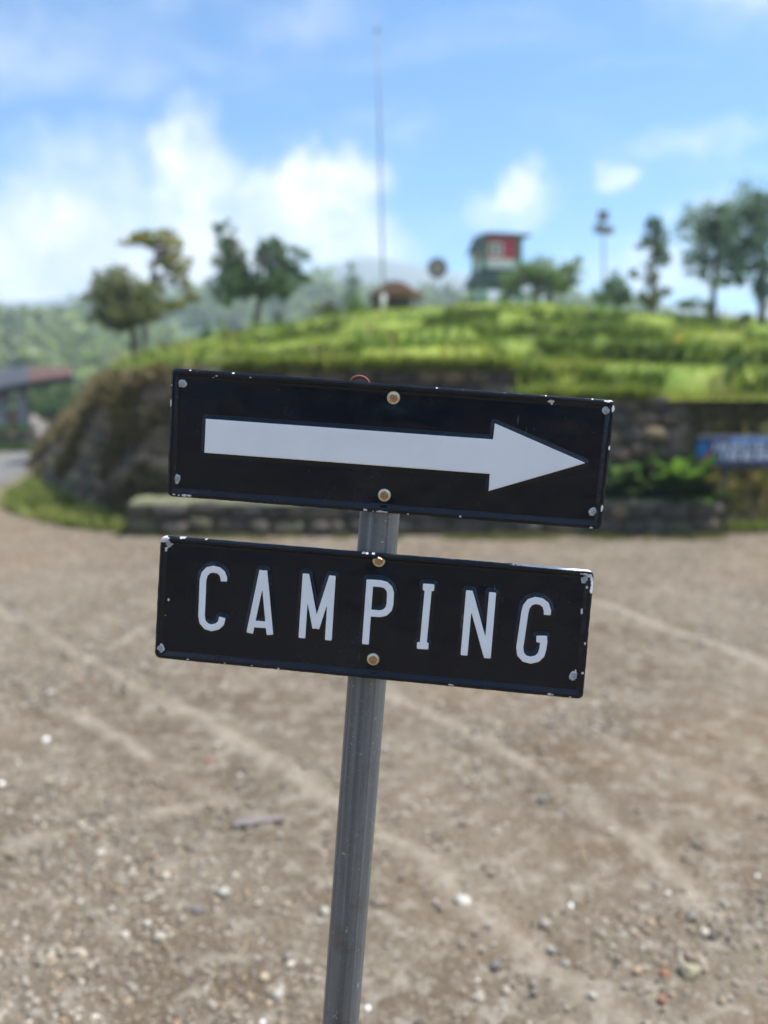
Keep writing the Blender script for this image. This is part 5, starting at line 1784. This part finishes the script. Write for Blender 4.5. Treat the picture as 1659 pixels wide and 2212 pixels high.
    for bx, by in rivets:
        zf = float(height(np.array([bx]), np.array([by]))[0]) / 1000
        r = np.random.default_rng(int(abs(bx * 5 + by * 11)) + seed)
        Mx = Matrix.Translation((bx / 1000, -zf, by / 1000)) @ Matrix.Rotation(rad(90), 4, 'X') @ Matrix.Rotation(r.uniform(0, 6), 4, 'Z')
        rv = empty('rivet'); rv.parent = o
        mb = MB()
        V = [(0, 0, 0.0006)]; nn = 22
        for ring, zz in ((0.6, 0.0006), (1.0, 0.0002), (1.02, -0.001)):
            for k in range(nn):
                t = 2 * math.pi * k / nn
                rr = 0.0043 * ring * (1 + 0.22 * math.sin(2 * t + by) * r.uniform(0.4, 1) + 0.12 * r.uniform(-1, 1))
                V.append((rr * math.cos(t), rr * math.sin(t), zz))
        F = [(0, 1 + k, 1 + (k + 1) % nn) for k in range(nn)] + [(1 + i * nn + k, 1 + (i + 1) * nn + k, 1 + (i + 1) * nn + (k + 1) % nn, 1 + i * nn + (k + 1) % nn) for i in range(2) for k in range(nn)]
        mb.add([tuple(Mx @ Vector(a)) for a in V], F)
        mb.build('washer', PAINTBLOB, rv, True)
        mb = MB()
        off = Matrix.Translation((r.uniform(-.0006, .0006), r.uniform(-.0006, .0006), 0))
        mb.lathe([(0.0026, 0.0), (0.0027, 0.0012), (0.0023, 0.0021), (0.0012, 0.0023), (0.0010, 0.0014)], 14, Mx @ off)
        mb.build('head', RIVET, rv)
    return o, height


def raise_part(name, label, sdf, lo, hi, height, plate, step=0.45):
    p, q, be, bv = sdf_sheet(sdf, lo, hi, step)
    s = sdf(p[:, 0], p[:, 1])
    z = height(p[:, 0], p[:, 1]) + 0.35 - 0.30 * (1 - sstep(0, 0.8, -s))
    n = len(p)
    V = np.concatenate([np.stack([p[:, 0], -z, p[:, 1]], 1), np.stack([p[bv, 0], -z[bv] + 0.8, p[bv, 1]], 1)]) * 0.001
    mp = {int(a): n + i for i, a in enumerate(bv)}
    F = [tuple(a) for a in q.tolist()] + [(int(b), int(a), mp[int(a)], mp[int(b)]) for a, b in be]
    return obj(name, V, F, WHITE_E, plate, True, label=label)


def signpost():
    # post axis, leaning a little to the right
    ax = np.array([0.0768, -0.012, 1.0])
    P0 = np.array([-0.0035, 0.8445, 1.39])
    foot = P0 - ax * 1.39
    post = empty('signpost', tuple(foot), label='leaning grey metal signpost with black arrow plate and black CAMPING plate', category='signpost')
    m, t, bs = new_mat('galvanised_pipe')
    co = t.new('ShaderNodeTexCoord').outputs['Object']
    mp = t.new('ShaderNodeMapping'); mp.inputs['Scale'].default_value = (1, 1, 0.012); mp.inputs['Rotation'].default_value = (0, 0, 0); t.l.new(co, mp.inputs[0])
    skew = t.new('ShaderNodeVectorMath', operation='SUBTRACT')
    sz = t.new('ShaderNodeSeparateXYZ'); t.l.new(co, sz.inputs[0])
    cb = t.new('ShaderNodeCombineXYZ'); t.l.new(t.math('MULTIPLY', sz.outputs[2], float(ax[0])), cb.inputs[0]); t.l.new(t.math('MULTIPLY', sz.outputs[2], float(ax[1])), cb.inputs[1])
    t.l.new(co, skew.inputs[0]); t.l.new(cb.outputs[0], skew.inputs[1]); t.l.new(skew.outputs[0], mp.inputs[0])
    st = t.noise(mp.outputs[0], 260, 4, 0.65)
    st2 = t.noise(mp.outputs[0], 75, 3, 0.6)
    c = t.mix(t.mapr(st2, 0.35, 0.65), (0.105, 0.116, 0.124), (0.20, 0.215, 0.225))
    c = t.mix(t.mapr(st, 0.55, 0.72, 0, 0.7), c, (0.30, 0.32, 0.335))
    c = t.mix(t.mapr(st, 0.28, 0.42, 0.7, 0), c, (0.045, 0.048, 0.052))
    c = t.mix(t.mapr(t.noise(co, 420, 3, 0.7), 0.56, 0.7, 0, 0.35), c, (0.36, 0.39, 0.40))
    c = t.mix(t.mapr(t.noise(co, 26, 5, 0.7), 0.52, 0.70, 0, 0.5), c, (0.115, 0.10, 0.085))
    c = t.mix(t.mapr(t.noise(co, 150, 3, 0.6), 0.66, 0.71, 0, 0.8), c, (0.42, 0.43, 0.43))
    t.l.new(c, bs.inputs['Base Color'])
    bs.inputs['Metallic'].default_value = 0.45
    t.l.new(t.mapr(st, 0.3, 0.7, 0.38, 0.55), bs.inputs['Roughness'])
    bp = t.new('ShaderNodeBump'); bp.inputs['Strength'].default_value = 0.5; bp.inputs['Distance'].default_value = 0.0006
    t.l.new(st, bp.inputs['Height']); t.l.new(bp.outputs[0], bs.inputs['Normal'])
    V = []; F = []
    n, rows = 96, 24
    r0 = 0.0205
    ztop = 1.50
    for j in range(rows):
        z = -0.25 + (ztop + 0.25) * j / (rows - 1)
        c_ = ax * z
        for k in range(n):
            th = 2 * math.pi * k / n
            # weld seam: a fine raised line facing the viewer's right
            dth = (th - rad(-63) + math.pi) % (2 * math.pi) - math.pi
            rr = r0 + 0.00035 * math.exp(-(dth / 0.035) ** 2) - 0.0002 * math.exp(-((dth + 0.13) / 0.07) ** 2)
            V.append((c_[0] + rr * math.cos(th), c_[1] + rr * math.sin(th), c_[2]))
    for j in range(rows - 1):
        for k in range(n):
            F.append((j * n + k, j * n + (k + 1) % n, (j + 1) * n + (k + 1) % n, (j + 1) * n + k))
    F.append(tuple(range((rows - 1) * n, rows * n)))
    pipe = obj('pipe', V, F, m, post, True)
    # rusty loop peeping over the top of the arrow plate
    mb = MB()
    c = at(776.5, 835, 0.832) - foot
    R = 0.0098
    mb.tube([c + np.array([R * math.cos(t_), 0.0, R * math.sin(t_)]) for t_ in np.linspace(-0.6, math.pi + 0.6, 26)], 0.0016, 10)
    mb.build('wire_loop', simple('rust', (0.16, 0.055, 0.038), (0.22, 0.085, 0.058), 200, 0.8), post, True, label='rusty red wire loop behind the top edge')

    RA = [[0.99656, 0.040154, 0.072497], [-0.04033, 0.999186, 0.000962], [-0.0724, -0.003883, 0.997368]]
    RB = [[0.991847, 0.10757, 0.068321], [-0.112051, 0.991539, 0.06553], [-0.060694, -0.072651, 0.995509]]
    sa = lambda X, Y: sd_poly(X, Y, ARROW)
    pa, ha = make_plate('arrow_plate', 'black pressed metal plate with white arrow pointing right', 430.0, 125.8, sa, [(2.6, 49.9), (0.7, -45.8)],
                        [(-204.8, 48.7), (-206.5, -45.5), (208.4, 52.5), (206.2, -46.1)], CHIPS_A, 3, post, (0.00299, 0.81905, 1.44734), RA)
    raise_part('arrow', 'flat white arrow pointing right', sa, (-182, -36), (196, 35), ha, pa, 0.6)
    allst = [s for v in STROKES.values() for s in v]
    sb = lambda X, Y: sd_letter(X, Y, allst)
    pb, hb = make_plate('name_plate', 'black pressed metal plate with white letters CAMPING', 437.0, 127.5, sb, [(7.7, 56.0), (8.6, -44.5)],
                        [(-210.1, 55.9), (-213.0, -52.9), (211.4, 54.8), (207.9, -42.0)], CHIPS_B, 5, post, (-0.01658, 0.81927, 1.2799), RB)
    for ch, st_ in STROKES.items():
        pts = np.array([q for s in st_ for q in s])
        lo, hi = pts.min(0) - 6, pts.max(0) + 6
        raise_part('letter', 'white raised letter ' + ch, lambda X, Y, s=st_: sd_letter(X, Y, s), lo, hi, hb, pb, 0.45)


signpost()
